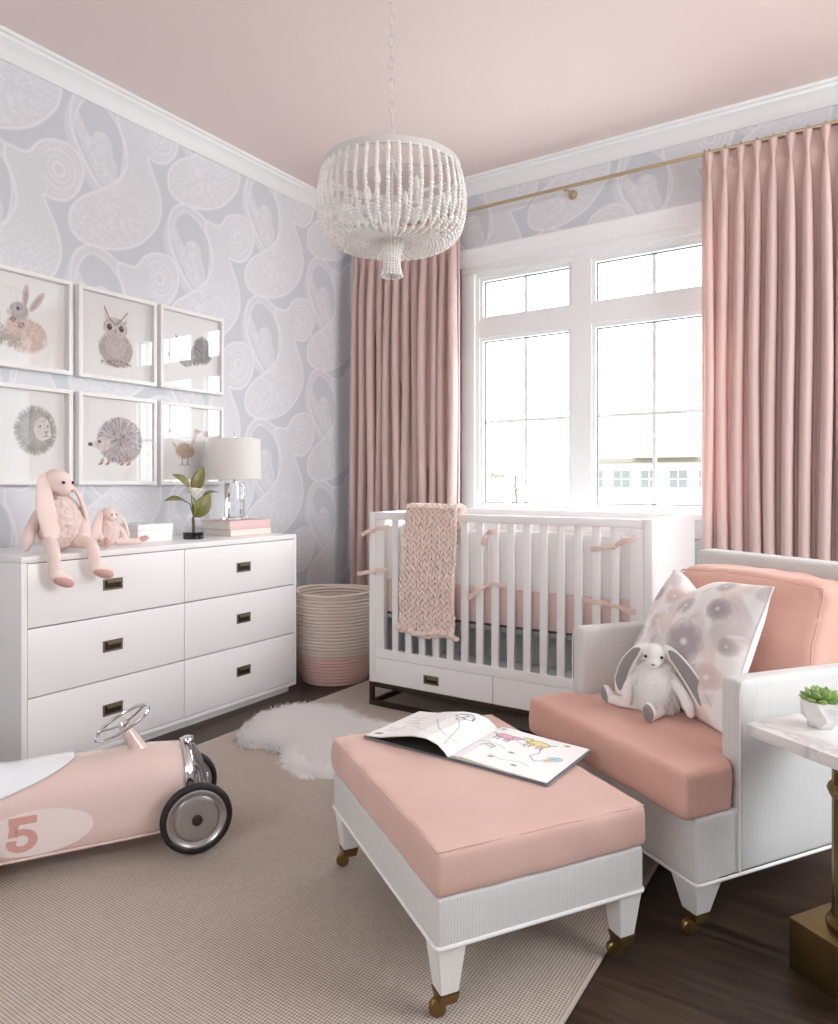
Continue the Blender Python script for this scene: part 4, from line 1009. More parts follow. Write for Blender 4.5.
for s in np.linspace(.0, (NRW-.5)*row, 50):
    (y, z), (ny, nz), f = kpath(s); xl = -1.846+.035*min(1, f); xr = -1.564+.016*min(1, f); rowsv.append([bm.verts.new((x, y-ny*.003, z-nz*.003)) for x in np.linspace(xl, xr, 6)])
for a_, b_ in zip(rowsv, rowsv[1:]):
    for j in range(5): bm.faces.new((a_[j], a_[j+1], b_[j+1], b_[j]))
o = obj('inner_layer', bm, KNIT, kb); md = o.modifiers.new('t', 'SOLIDIFY'); md.thickness = .004; md.offset = 0

# ================================================================== CHANDELIER
hx, hy = -1.478, 2.080; D_ = 2.551
zt_, zb_ = 2.168, 1.925; RC = .250
ch = thing('chandelier', 'white beaded drum chandelier hanging on a chain from the pink ceiling', 'chandelier', (hx, hy, ZC))
bm = BM(); lathe(bm, [(0, 0), (.065, 0), (.068, -.006), (.062, -.018), (.03, -.028), (.012, -.034), (0, -.034)], 32, T(hx, hy, ZC-.0005)); obj('ceiling_canopy', bm, CHGREY, ch)
bm = BM(); z = ZC-.036; k = 0; lk = .046
def ring_link(bm, c, rx, rz, r, rot):
    pts = [(c[0]+rx*math.cos(a)*math.cos(rot), c[1]+rx*math.cos(a)*math.sin(rot), c[2]+rz*math.sin(a)) for a in np.linspace(0, 2*PI, 17)[:-1]]; tube(bm, pts, r, 6, closed=True)
while z > zt_+.05:
    ring_link(bm, (hx, hy, z-lk/2), .0095, lk/2, .0021, (k % 2)*PI/2+.5); z -= lk-.007; k += 1
obj('chain', bm, CHGREY, ch)
bm = BM(); tube(bm, [(hx, hy, z+.01), (hx, hy, zb_+.02)], .006, 10); ell(bm, (hx, hy, zt_+.03), (.012, .012, .018)); ell(bm, (hx, hy, zb_+.09), (.022, .022, .028)); ell(bm, (hx, hy, zb_+.03), (.016, .016, .014)); obj('centre_stem', bm, CHGREY, ch)
bm = BM(); RT = .243
lathe(bm, [(RT-.004, zt_-.012), (RT+.004, zt_-.012), (RT+.004, zt_+.014), (RT-.004, zt_+.014), (RT-.004, zt_-.012)], 64, T(hx, hy, 0), cap=False)
for k in range(4): a = k*PI/2+.4; tube(bm, [(hx, hy, zt_+.03), (hx+RT*math.cos(a), hy+RT*math.sin(a), zt_)], .0035, 6)
obj('top_ring', bm, CHGREY, ch)
bm = BM(); lathe(bm, [(.040, zb_-.004), (.048, zb_-.004), (.048, zb_+.006), (.040, zb_+.006), (.040, zb_-.004)], 32, T(hx, hy, 0), cap=False)
for k in range(2): a = k*PI/2+.4; tube(bm, [(hx-.044*math.cos(a), hy-.044*math.sin(a), zb_), (hx+.044*math.cos(a), hy+.044*math.sin(a), zb_)], .003, 6)
obj('lower_ring', bm, CHGREY, ch)
for k in range(4):                                        # candle arms
    a = k*PI/2+.1; ca, sa = math.cos(a), math.sin(a)
    bm = BM(); pp = catmull([(hx, hy, zb_+.085), (hx+.04*ca, hy+.04*sa, zb_+.065), (hx+.085*ca, hy+.085*sa, zb_+.07), (hx+.10*ca, hy+.10*sa, zb_+.10)], 5, False)
    tube(bm, pp, .0035, 8); lathe(bm, [(0, 0), (.016, .004), (.018, .010), (.009, .012), (.009, .06), (0, .06)], 14, T(hx+.10*ca, hy+.10*sa, zb_+.098)); am = obj('candle_arm', bm, CHGREY, ch)
    bm = BM(); lathe(bm, [(0, 0), (.009, .003), (.013, .018), (.010, .038), (.003, .052), (0, .054)], 12, T(hx+.10*ca, hy+.10*sa, zb_+.158)); obj('bulb', bm, BULB, am)
# a strand: down the drum wall, under the bowl, in to the lower ring
prof = catmull([(RT+.003, zt_-.012), (RC+.006, zt_-.06), (RC+.012, zt_-.115), (RC+.004, zb_+.055), (.232, zb_+.012), (.185, zb_-.014), (.11, zb_-.016), (.048, zb_)], 12, False)
def resample(pp, step):
    pp = [np.array(q, float) for q in pp]; out = [pp[0]]; acc = 0
    for a, b in zip(pp, pp[1:]):
        L = np.linalg.norm(b-a)
        while acc+L >= step:
            a = a+(b-a)*((step-acc)/max(L, 1e-9)); L = np.linalg.norm(b-a); acc = 0; out.append(a)
        acc += L
    return out
def strand(pts3, rads, name='bead_strand'):
    bm = BM()
    for q, r in zip(pts3, rads): bmesh.ops.create_uvsphere(bm, u_segments=9, v_segments=6, radius=r, matrix=T(*q))
    tube(bm, pts3, .0013, 4)
    return obj(name, bm, BEAD, ch, 180, world=False)
base_pts = resample(prof, .0122); N_ST = 44
lr = [(p_[0], 0, p_[1]-ZC) for p_ in base_pts]
rads = [(.0078 if k % 3 else .0066) if p_[0] > .2 else (.0062 if k % 2 else .0052) for k, p_ in enumerate(lr)]
s0 = strand(lr, rads)
for k in range(1, N_ST):
    s = s0.copy(); COL.objects.link(s); s.parent = ch; s.rotation_euler = (0, 0, 2*PI*k/N_ST)
# tassel
tp = resample(catmull([(.046, zb_-.003), (.036, zb_-.03), (.027, zb_-.065), (.029, zb_-.10), (.038, zb_-.135)], 8, False), .0100)
s1 = strand([(p_[0], 0, p_[1]-ZC) for p_ in tp], [.0052]*len(tp), 'tassel_strand')
for k in range(1, 18):
    s = s1.copy(); COL.objects.link(s); s.parent = ch; s.rotation_euler = (0, 0, 2*PI*k/18)
# ================================================================== OTTOMAN AND ARMCHAIR (shared direction)
AA = math.radians(57.2); OX, OY = -.731, 1.183
MA = T(OX, OY, 0) @ R(AA)
MCH = MA; CUR = [MA]
def A(a, b, z=0): return tuple(CUR[0] @ V((a, b, z)))
def wrinkle(w, amp, f=14):
    return V((noise.noise(w*f), noise.noise(w*f+V((9, 1, 4))), noise.noise(w*f+V((2, 7, 5)))*.7))*amp
def caster(parent, a, b, z0, m, zf=.0):
    """small twin wheel caster: cup, fork, wheel"""
    x, y, _ = A(a, b); xo, yo, _ = A(a-.015, b+.007)
    bm = BM(); frustum(bm, 0, 0, z0-.022, z0, .034, .043, T(x, y, 0) @ R(AA), .001); pass
    cp = obj('caster_cup', bm, m, parent)
    Mw = T(xo, yo, zf+.0175) @ R(AA-.45)
    bm = BM()
    for s in (-1, 1): box(bm, -.007, .013, s*.0115-.0013, s*.0115+.0013, -.004, .018, .0008, Mw)
    box(bm, -.004, .030, -.0125, .0125, .014, .020, .001, Mw); tube(bm, [(x, y, z0-.018), (x, y, zf+.034)], .006, 8); obj('caster_fork', bm, m, cp)
    bm = BM(); lathe(bm, [(0, -.009), (.013, -.009), (.0172, -.006), (.0172, .006), (.013, .009), (0, .009)], 20, Mw @ R(PI/2, 'X')); obj('caster_wheel', bm, m, cp)

MA = T(-.7076, 1.1451, .0336) @ R(AA) @ S3(.968, .968, .968); CUR[0] = MA
ot = thing('ottoman', 'ottoman with blush velvet cushion on a white upholstered base with brass casters', 'ottoman', (OX, OY, 0), AA)
W_, D2 = .513, .685
bm = BM(); rbox(bm, W_/2, D2/2, .0500, .008, 8, 8, 3, M=MA @ T(W_/2, D2/2, .1870)); obj('upholstered_base', bm, UPH, ot)
def loop_pts(a0, a1, b0, b1, z, r=.01):
    p = []
    for (cx, cy, s) in ((a1-r, b1-r, 0), (a0+r, b1-r, 1), (a0+r, b0+r, 2), (a1-r, b0+r, 3)):
        for k in range(5): t_ = (s+k/4)*PI/2; p.append(A(cx+r*math.cos(t_), cy+r*math.sin(t_), z))
    return p
bm = BM(); tube(bm, loop_pts(-.001, W_+.001, -.001, D2+.001, .139), .0042, 8, closed=True, up=(0, 0, 1)); obj('piping', bm, UPHP, ot)
def cush(p, n, crown, hz, amp=.0022):
    w = p.copy(); e = (1-n.x**4)*(1-n.y**4)
    if n.z > .2: w.z += crown*(1-n.x*n.x)*(1-n.y*n.y)**.8
    k = max(abs(n.x), abs(n.y)); ed = max(0, (k-.72)/.28) if n.z > .5 else 1
    w += wrinkle(p, amp*(.35+ed), 16)
    if n.z > -.2: pk = max(0, (k-.80)/.2)*(1 if n.z > .6 else .6); w.z += .0016*pk*noise.noise(V((p.x*75, p.y*75, 1.5)))*2; w.x += .0012*pk*noise.noise(V((p.y*90, p.z*20, 4)))*abs(n.x); w.y += .0012*pk*noise.noise(V((p.x*90, p.z*20, 7)))*abs(n.y)
    if abs(n.z) < .99: w.x *= 1+.012*(1-n.z**2); w.y *= 1+.010*(1-n.z**2)
    return w
bm = BM(); rbox(bm, W_/2+.004, D2/2+.004, .048, .014, 26, 32, 6, lambda p, n: cush(p, n, .004, .05), MA @ T(W_/2, D2/2, .2840)); obj('velvet_cushion', bm, VELVET, ot, 60)
bm = BM(); pp = []
N = 40
for (x0, y0, x1, y1) in ((0, 0, 1, 0), (1, 0, 1, 1), (1, 1, 0, 1), (0, 1, 0, 0)):
    for k in range(N):
        t_ = k/N; a, b = (x0+(x1-x0)*t_), (y0+(y1-y0)*t_); w = wrinkle(V((a, b, .3))*.5, .002, 16)
        pp.append(A(-.002+(W_+.004)*a+(.5-a)*.006+w.x, -.002+(D2+.004)*b+(.5-b)*.006+w.y, .3288+w.z))
tube(bm, pp, .0022, 6, closed=True, up=(0, 0, 1)); obj('cushion_seam', bm, VELVET, ot, 180)
for sa, sb in ((0, 0), (1, 0), (0, 1), (1, 1)):
    ca, cb = .034 if sa == 0 else W_-.034, .034 if sb == 0 else D2-.034
    bm = BM(); b2 = bmesh.new()
    w0, w1 = .040, .064; oa = ca-(.014 if sa == 0 else -.014)*0; lo, hi = [], []
    for sx, sy in ((-1, -1), (1, -1), (1, 1), (-1, 1)): lo.append(b2.verts.new((ca+sx*w0/2, cb+sy*w0/2, .034))); hi.append(b2.verts.new((ca+sx*w1/2, cb+sy*w1/2, .1365)))
    b2.faces.new(lo[::-1]); b2.faces.new(hi)
    for i in range(4): b2.faces.new((lo[i], lo[(i+1) % 4], hi[(i+1) % 4], hi[i]))
    bmesh.ops.bevel(b2, geom=b2.edges[:], offset=.002, segments=2, affect='EDGES'); b2.transform(MA); merge(bm, b2)
    lg = obj('leg', bm, LEGW, ot); caster(lg, ca, cb, .0665, ABRASS, .0125)

# ---- armchair
MA = MCH; CUR[0] = MA
c0_ = A(.96, .28)
ac = thing('armchair', 'white upholstered armchair with salmon velvet seat and back cushions', 'armchair', (c0_[0], c0_[1], 0), AA)
BL, BR = .605, -.038
def rb(name, a0, a1, b0, b1, z0, z1, r, m, f=None, n=(8, 8, 8), par=None):
    bm = BM(); rbox(bm, (a1-a0)/2, (b1-b0)/2, (z1-z0)/2, r, *n, f, MA @ T((a0+a1)/2, (b0+b1)/2, (z0+z1)/2)); return obj(name, bm, m, par or ac, 60)
rb('seat_base', .632, 1.27, BR+.002, BL-.002, .137, .288, .010, UPH)
def armf(p, n): w = p.copy(); w.z -= .012*(n.x*.5+.5) if n.z > .5 else 0; return w
rb('arm', .762, 1.31, BR-.002, BR+.056, .139, .590, .014, UPH, armf)
rb('arm', .762, 1.31, BL-.050, BL+.002, .139, .604, .014, UPH, armf)
rb('backrest', 1.225, 1.315, BR+.002, BL-.002, .139, .826, .020, UPH, lambda p, n: V((p.x+.05*(n.z*.5+.5), p.y, p.z)))
bm = BM(); tube(bm, loop_pts(.631, 1.315, BR-.002, BL+.002, .138, .012), .0040, 8, closed=True, up=(0, 0, 1)); obj('piping', bm, UPHP, ac)
for b, s in ((BR-.0025, -1), (BL+.0025, 1)):
    bm = BM(); tube(bm, [A(.764, b, .14), A(.764, b, .3), A(.764, b, .565), A(.768, b, .583), A(.785, b, .590)], .0022, 6); obj('arm_seam', bm, UPHP, ac)
def seatf(p, n):
    w = cush(p, n, .018, .05, .0026); a = p.x+.855      # back part narrows to fit between the arms
    k = min(1, max(0, (a-.745)/.03)); w.y *= 1-(1-.262/.318)*k
    return w
def seatf2(p, n):
    w = seatf(p, n); return w
rb('seat_cushion', .598, 1.112, BR+.001, BL-.001, .288, .398, .013, VELVET2, seatf2, (34, 28, 6))

def backf(p, n):
    w = cush(V((p.z, p.y, -p.x)), V((n.z, n.y, -n.x)), .030, .05, .004); return V((-w.z+.10*(n.z*.5+.5), w.y, w.x-.012*n.y*n.y*(n.z > .5)))
rb('back_cushion', 1.045, 1.20, .024, .552, .404, .790, .035, VELVET2, backf, (7, 26, 20))
bm = BM(); pts = []
hx_, hy_, hz_ = .0775, .264, .193
for (y0, z0, y1, z1) in ((-1, -.9, -1, 1), (-1, 1, 1, 1), (1, 1, 1, -.9)):
    for k in range(20):
        t_ = k/20; ny_, nz_ = y0+(y1-y0)*t_, z0+(z1-z0)*t_; cy_ = max(-(hy_-.011), min(hy_-.011, ny_*hy_)); cz_ = max(-(hz_-.011), min(hz_-.011, nz_*hz_))
        q_ = backf(V((-hx_+.012, cy_, cz_)), V((-1, ny_*.97, nz_*.97))); pts.append(A(1.1225+q_.x, .288+q_.y, .597+q_.z))
tube(bm, pts, .0022, 6); obj('back_cushion_seam', bm, VELVET2, ac, 180)
for ca, cb in ((.668, .000), (.668, .564), (1.27, .000), (1.27, .564)):
    bm = BM(); frustum(bm, 0, 0, .058, .1375, .044, .080, MA @ T(ca, cb, 0), .002); lg = obj('leg', bm, LEGW, ac); caster(lg, ca, cb, .0585, ABRASS, .0125 if cb > .3 else .0)

# ---- floral pillow leaning on the back cushion
TL, TR, BLc, BRc = [V(A(*q)) for q in ((1.075, .495, .775), (.965, .035, .787), (.905, .545, .432), (.850, .085, .415))]
nf = ((TR-TL).cross(BLc-TL)).normalized()
if nf.dot(V(A(-1, .2, 1))-V(A(0, .2, 0))) < 0: nf = -nf
def pillow_img(n=300):
    c = Canvas(n, n, (246, 243, 242)); r = random.Random(12)
    for k in range(60): c.ell(r.random(), r.random(), r.uniform(.05, .14), r.uniform(.03, .09), r.choice([(229, 222, 221), (222, 214, 213), (244, 241, 239), (236, 222, 216), (232, 220, 214)]), r.uniform(0, 3), .75, .02)
    def flower(x, y, s, col, cen):
        for k in range(8):
            a = k*PI/4+x*9; c.ell(x+s*.55*math.cos(a), y+s*.55*math.sin(a), s*.50, s*.42, col, a, .40, .018)
        c.ell(x, y, s*.75, s*.7, tuple(v-4 for v in col), 0, .6, .05); c.ell(x, y, s*.16, s*.16, cen, 0, .85, .02)
    for x, y, s, g in ((.62, .45, .15, 0), (.80, .74, .085, 0), (.50, .72, .08, 1), (.28, .55, .07, 2), (.30, .82, .10, 2), (.12, .38, .09, 1), (.55, .16, .12, 0), (.86, .28, .10, 2), (.32, .22, .10, 1), (.10, .75, .07, 0), (.13, .10, .09, 2), (.72, .93, .06, 1), (.92, .52, .06, 1)):
        flower(x, y, s, ((178, 168, 172), (192, 184, 185), (222, 200, 193))[g], (242, 240, 238))
    for k in range(26):
        x, y, a = r.random(), r.random(), r.uniform(0, 6.28); c.ell(x, y, .045, .013, r.choice([(205, 199, 199), (220, 210, 205), (245, 243, 241)]), a, .7, .008)
    return c.a
pl_ = thing('throw_pillow', 'grey and blush floral throw pillow leaning in the armchair', 'pillow', tuple((BLc+BRc)/2), 0)
n = 300; u = np.linspace(0, 1, n); U, W2 = np.meshgrid(u, u)       # row 0 = bottom
def CHOP(u, w): return .050*np.exp(-((u-.33)/.15)**2)*np.clip(w, 0, 1)**3
def pil(side, name, m, img=None, n=300):
    u = np.linspace(0, 1, n); U, Wv = np.meshgrid(u, u)
    x, y = 2*U-1, 2*Wv-1; pin = .05
    xs = x*(1-pin*(1-y**2)*np.abs(x)**3); ys = y*(1-pin*(1-x**2)*np.abs(y)**3); Us, Ws = (xs+1)/2, (ys+1)/2
    P = (np.array(BLc)*(1-Us[..., None])+np.array(BRc)*Us[..., None])*(1-Ws[..., None])+(np.array(TL)*(1-Us[..., None])+np.array(TR)*Us[..., None])*Ws[..., None]
    puff = ((1-np.abs(x)**2.6)*(1-np.abs(y)**2.6))**.55*.072+.012*(vnoise(U+2, Wv+2, 6, 4)-.5)*(1-np.abs(x)**4)*(1-np.abs(y)**4)*2
    P = P+np.array(nf)*(side*puff)[..., None]
    P[..., 2] -= CHOP(Us, Ws)
    if img is not None: return img_mesh(name, img, P, m, pl_)
    idx = np.arange(n*n).reshape(n, n); f = np.stack([idx[:-1, :-1], idx[:-1, 1:], idx[1:, 1:], idx[1:, :-1]], -1).reshape(-1, 4); return np_mesh(name, P.reshape(-1, 3), f, m, pl_)
PILM = vcol_mat('floral_pillow_fabric', .9, 220, .25, .1)
pil(1, 'floral_front', PILM, pillow_img()); pil(-1, 'plain_back', MATTR, None, 60)
bm = BM(); x = np.linspace(-1, 1, 24); ring = [(a, -1) for a in x[:-1]]+[(1, a) for a in x[:-1]]+[(-a, 1) for a in x[:-1]]+[(-1, -a) for a in x[:-1]]; pts = []
for a, b in ring:
    a2 = a*(1-.05*(1-b*b)*abs(a)**3); b2_ = b*(1-.05*(1-a*a)*abs(b)**3); U_, W3 = (a2+1)/2, (b2_+1)/2
    pts.append((BLc*(1-U_)+BRc*U_)*(1-W3)+(TL*(1-U_)+TR*U_)*W3-V((0, 0, float(CHOP(U_, W3)))))
tube(bm, pts, .0028, 6, closed=True); obj('piping', bm, MATTR, pl_)

# ---- white bunny sitting on the seat
wb = dict(head=(.02, .0, .25), hrot=(.35, .30),
    earR=([(.0, -.03, .285), (.03, -.070, .262), (.045, -.110, .20), (.045, -.135, .13), (.04, -.150, .06)], (.95, -.1, .25)),
    earL=([(.0, .03, .285), (.02, .075, .268), (.03, .145, .20), (.035, .205, .12), (.035, .255, .035)], (.95, .15, .3)),
    armR=[(0, -.055, .16), (.04, -.09, .13), (.06, -.10, .10), (.065, -.10, .07), (.065, -.095, .045)], armL=[(0, .055, .17), (.03, .105, .14), (.045, .135, .11), (.05, .155, .075), (.05, .165, .045)],
    legR=[(.02, -.05, .035), (.03, -.09, .032), (.035, -.125, .028), (.035, -.16, .028), (.035, -.185, .030)], legL=[(.04, .03, .032), (.07, .035, .030), (.095, .035, .028), (.115, .035, .028), (.13, .035, .028)],
    footR=((.035, -.205, .046), (.3, -.25, 1), (.9, -.8, 0)), footL=((.145, .035, .046), (.35, .0, 1), (1, .1, 0)), earw=.95)
sp_ = A(.815, .290, .410); srot = AA+math.radians(203)
wbt = plush('white furry plush bunny with grey lined ears sitting on the armchair seat', sp_, .66, srot, (BUNW, BFUR, BUNG, BUNG), None, wb)
th = RNG.uniform(0, 2*PI, 5200); ph = np.arccos(RNG.uniform(-.85, .97, 5200)); nl = np.column_stack([np.sin(ph)*np.cos(th), np.sin(ph)*np.sin(th), np.cos(ph)])
Mb = T(*sp_) @ R(srot) @ S3(.66, .66, .66); Mn = np.array(Mb)
pl3 = nl*np.array([.094, .098, .112])+[0, 0, .108]; pw = pl3 @ Mn[:3, :3].T+Mn[:3, 3]; nw = nl @ np.array(R(srot))[:3, :3].T
fo = fur('fur', pw, nw, .018, .0014, BFUR, wbt, 1.0, 4, .5, .7); tag(fo, kind='stuff')

# ================================================================== OPEN PICTURE BOOK ON THE OTTOMAN
CUR[0] = T(-.7076, 1.1451, .0336) @ R(AA) @ S3(.968, .968, .968)
sd_ = V((.862, .507, 0)).normalized(); pr = V((.507, -.862, 0)).normalized(); so = V((.220, .398, 0)); BZ = .3372
def Bk(s, p, h): q = so+sd_*s+pr*p; return A(q.x, q.y, BZ+h)
ob = thing('open_picture_book', 'open illustrated picture book lying on the ottoman cushion', 'book', Bk(.13, 0, 0), 0)
SL, PW = .262, .278
bm = BM()
for p0, p1 in ((-PW-.004, -.004), (.004, PW+.004)):
    b2 = bmesh.new(); c8 = [Bk(-.003, p0, 0), Bk(-.003, p1, 0), Bk(SL+.003, p1, 0), Bk(SL+.003, p0, 0)]
    lo = [b2.verts.new(q) for q in c8]; hi = [b2.verts.new((q[0], q[1], q[2]+.0028)) for q in c8]; b2.faces.new(lo[::-1]); b2.faces.new(hi)
    for i in range(4): b2.faces.new((lo[i], lo[(i+1) % 4], hi[(i+1) % 4], hi[i]))
    merge(bm, b2)
b2 = bmesh.new(); c8 = [Bk(-.003, -.005, .0002), Bk(-.003, .005, .0002), Bk(SL+.003, .005, .0002), Bk(SL+.003, -.005, .0002)]
lo = [b2.verts.new(q) for q in c8]; hi = [b2.verts.new((q[0], q[1], q[2]+.0022)) for q in c8]; b2.faces.new(lo[::-1]); b2.faces.new(hi)
for i in range(4): b2.faces.new((lo[i], lo[(i+1) % 4], hi[(i+1) % 4], hi[i]))
merge(bm, b2); obj('cover', bm, COVG, ob)
bm = BM(); e4 = [bm.verts.new(Bk(s, p, .0033)) for s, p in ((.001, -PW+.002), (SL-.001, -PW+.002), (SL-.001, -.006), (.001, -.006))]; bm.faces.new(e4); o = obj('hollow_dark_sheet', bm, DARK, ob); md = o.modifiers.new('t', 'SOLIDIFY'); md.thickness = .0005  # dark sheet added to blacken the hollow under the raised page
def hL(t_, s): return float(np.interp(t_, [0, .04, .12, .25, .42, .62, .82, 1], [.004, .016, .031, .040, .037, .024, .010, .0045]))*(1-.12*s)+.0004
def hR(t_, s): return float(np.interp(t_, [0, .05, .15, .3, .6, 1], [.004, .011, .0135, .011, .0075, .0055]))+.0006
def draw_left(c):
    K = (70, 72, 66); G = (120, 128, 118); r = random.Random(3)
    c.line([(x, .50+.28*math.sin(x*5+.4)) for x in np.linspace(.45, .95, 20)], .006, G); c.line([(x, .30+.12*math.sin(x*7)) for x in np.linspace(.30, .9, 20)], .005, (150, 150, 140))
    c.line([(.90, .08), (.86, .3), (.80, .52), (.70, .66), (.62, .72)], .006, G)
    for (x, y, s) in ((.66, .80, .07), (.75, .76, .06), (.70, .70, .05)): c.line([(x+s*math.cos(t_), y+s*.7*math.sin(t_)) for t_ in np.linspace(0, 2*PI, 20)], .009, K, closed=True)
    c.line([(.58, .78), (.62, .86), (.72, .88), (.80, .82), (.82, .74)], .012, (90, 96, 88))
    for y in (.22, .30, .52, .60, .70): c.line([(.10, y), (.10+r.uniform(.12, .22), y+.01)], .008, (130, 130, 128))
    c.ell(.10, .10, .05, .03, (150, 152, 150)); c.ell(.28, .93, .04, .025, (150, 152, 150)); c.line([(.22, .46), (.30, .50), (.36, .44)], .006, K)
def draw_right(c):
    K = (64, 64, 66)
    def animal(x, y, s, col, flip=1):
        c.ell(x, y, .105*s, .062*s, K); c.ell(x, y, .098*s, .055*s, col); c.ell(x+flip*.105*s, y+.03*s, .05*s, .042*s, K); c.ell(x+flip*.105*s, y+.03*s, .044*s, .036*s, col)
        for k in (-.07, -.03, .04, .075): c.line([(x+k*s, y-.03*s), (x+k*s-.01, y-.10*s)], .022*s, K); c.line([(x+k*s, y-.03*s), (x+k*s-.01, y-.092*s)], .013*s, col)
        c.line([(x-flip*.10*s, y+.01*s), (x-flip*.15*s, y+.05*s)], .010, K); c.ell(x+flip*.12*s, y+.04*s, .006, .006, K); c.ell(x+flip*.075*s, y+.045*s, .016*s, .03*s, tuple(int(v*.85) for v in col), .3)
    animal(.22, .72, 1.0, (232, 170, 188)); animal(.55, .76, 1.15, (238, 214, 150), -1)
    c.line([(.34, .70), (.42, .66), (.50, .60)], .006, (110, 120, 110)); c.line([(.62, .68), (.66, .56), (.62, .44), (.70, .36), (.78, .42), (.86, .50)], .008, (90, 120, 140))
    c.ell(.84, .50, .08, .06, (170, 196, 214), .6, .8); c.ell(.80, .44, .05, .04, (232, 210, 170), .2, .8); c.line([(.78, .40), (.86, .56)], .006, K)
    c.line([(.18+.20*math.cos(t_), .40+.10*math.sin(t_)) for t_ in np.linspace(.5, 3.6, 16)], .006, (120, 128, 110)); c.ell(.20, .42, .05, .04, (206, 208, 200)); c.line([(.12, .38), (.18, .47), (.26, .44), (.24, .36)], .009, K)
    for x, y in ((.34, .20), (.60, .16), (.10, .90), (.80, .88), (.45, .40)): c.ell(x, y, .03, .02, (150, 154, 150)); c.line([(x-.03, y-.01), (x+.03, y+.01)], .005, K)
    c.line([(.3, .25), (.45, .20), (.60, .26), (.72, .22)], .005, (130, 130, 128))
for nm, sgn, hf, dr_ in (('left_page', -1, hL, draw_left), ('right_page', 1, hR, draw_right)):
    c = Canvas(220, 210, (246, 245, 243), .95); dr_(c); h_, w_ = c.a.shape[:2]; P = np.zeros((h_, w_, 3))
    for i in range(h_):
        s = i/(h_-1)
        for j in range(w_):
            t_ = j/(w_-1); q = t_ if sgn > 0 else 1-t_; P[i, j] = Bk(s*SL, sgn*q*PW, hf(q, s)+.0012)
    img_mesh(nm, c.a, P, PAGE, ob)
    bm = BM(); lay = 2 if sgn < 0 else 5                  # the sheets below the top page
    for L_ in range(lay):
        g0 = None
        for k in range(26):
            q = k/25; row = []
            for s in (0, .5, 1):
                hh = (hf(q, s)-.0012*L_*1.0)
                if sgn > 0: hh = .003+(hf(q, s)-.003)*(1-L_/lay)
                e = .001*L_; row.append(bm.verts.new(Bk(.0008*L_+s*(SL-.0016*L_), sgn*(q*(PW-.0012*L_)), max(.003, hh+.0004))))
            if g0: [bm.faces.new((g0[m_], g0[m_+1], row[m_+1], row[m_])) for m_ in range(2)]
            g0 = row
    o = obj('page_block', bm, PAPER, ob); md = o.modifiers.new('t', 'SOLIDIFY'); md.thickness = .0008

# ================================================================== SIDE TABLE AND SUCCULENT
CUR[0] = MA; ta, tb = .858, -.262
sx_, sy_, _ = A(ta, tb)
st = thing('side_table', 'square white marble side table on a brass column and block base', 'side table', (sx_, sy_, 0), AA)
MT = MA @ T(ta, tb, 0)
bm = BM(); box(bm, -.155, .155, -.155, .155, .494, .520, .003, MT); obj('marble_top', bm, MARBLE, st)
bm = BM(); box(bm, -.093, .093, -.093, .093, 0.0, .110, .002, MT); obj('base', bm, ABRASS, st)
bm = BM(); prof = [(.0, .1095), (.046, .1095), (.046, .120), (.036, .126), (.033, .14)]
n_f = 12
def fl_ring(r, z): return [(r*(1-.10*(k % 2)), z, k) for k in range(n_f*2)]
zs_ = [(.062, .1098), (.062, .122), (.054, .130), (.050, .14), (.050, .385), (.056, .390), (.060, .400), (.056, .410), (.050, .415), (.050, .455), (.058, .470), (.068, .480), (.068, .4938)]
rings = []
for r, z in zs_:
    fl_ = .08 if r < .051 else .02
    rings.append([bm.verts.new(MT @ V((r*(1-fl_*(k % 2))*math.cos(2*PI*k/24), r*(1-fl_*(k % 2))*math.sin(2*PI*k/24), z))) for k in range(24)])
for a, b in zip(rings, rings[1:]):
    for k in range(24): bm.faces.new((a[k], a[(k+1) % 24], b[(k+1) % 24], b[k]))
bm.faces.new(rings[0][::-1]); bm.faces.new(rings[-1]); obj('column', bm, ABRASS, st)
px_, py_ = PX, PY = tuple(A(.838, -.190))[:2]
sc_ = thing('potted_succulent', 'small green succulent in a faceted marble pot on the side table', 'succulent', (PX, PY, .5203))
bm = BM(); zz0 = .5204; rr_ = [(.027, 0), (.040, .020), (.042, .058), (.037, .058), (.034, .046)]; rings = []
for i, (r, z) in enumerate(rr_):
    rings.append([bm.verts.new((PX+r*math.cos(2*PI*(k+.5*(i == 1))/6+.4), PY+r*math.sin(2*PI*(k+.5*(i == 1))/6+.4), zz0+z)) for k in range(6)])
bm.faces.new(rings[0][::-1]); bm.faces.new(rings[-1])
for i, (a, b) in enumerate(zip(rings, rings[1:])):
    for k in range(6):
        bm.faces.new((a[k], a[(k+1) % 6], b[(k+1) % 6], b[k]))
obj('pot', bm, MARBLE, sc_, 15)
for layer, (nl_, r0, tilt, L_) in enumerate(((9, .010, .25, .036), (8, .008, .65, .032), (6, .006, 1.0, .024), (4, .003, 1.3, .017))):
    for k in range(nl_):
        a = 2*PI*k/nl_+layer*.5; d = V((math.cos(a)*math.cos(tilt), math.sin(a)*math.cos(tilt), math.sin(tilt))); base_ = V((PX, PY, zz0+.052+layer*.003))+V((math.cos(a), math.sin(a), 0))*r0
        bm = BM(); pts = [base_+d*(L_*t_)+V((0, 0, .006*t_*t_)) for t_ in (0, .2, .45, .7, .88, 1)]; tube(bm, pts, [.0045, .0085, .0115, .0105, .0055, .0008], 10, flat=.5, up=(0, 0, 1)); obj('succulent_leaf', bm, SUCC, sc_)

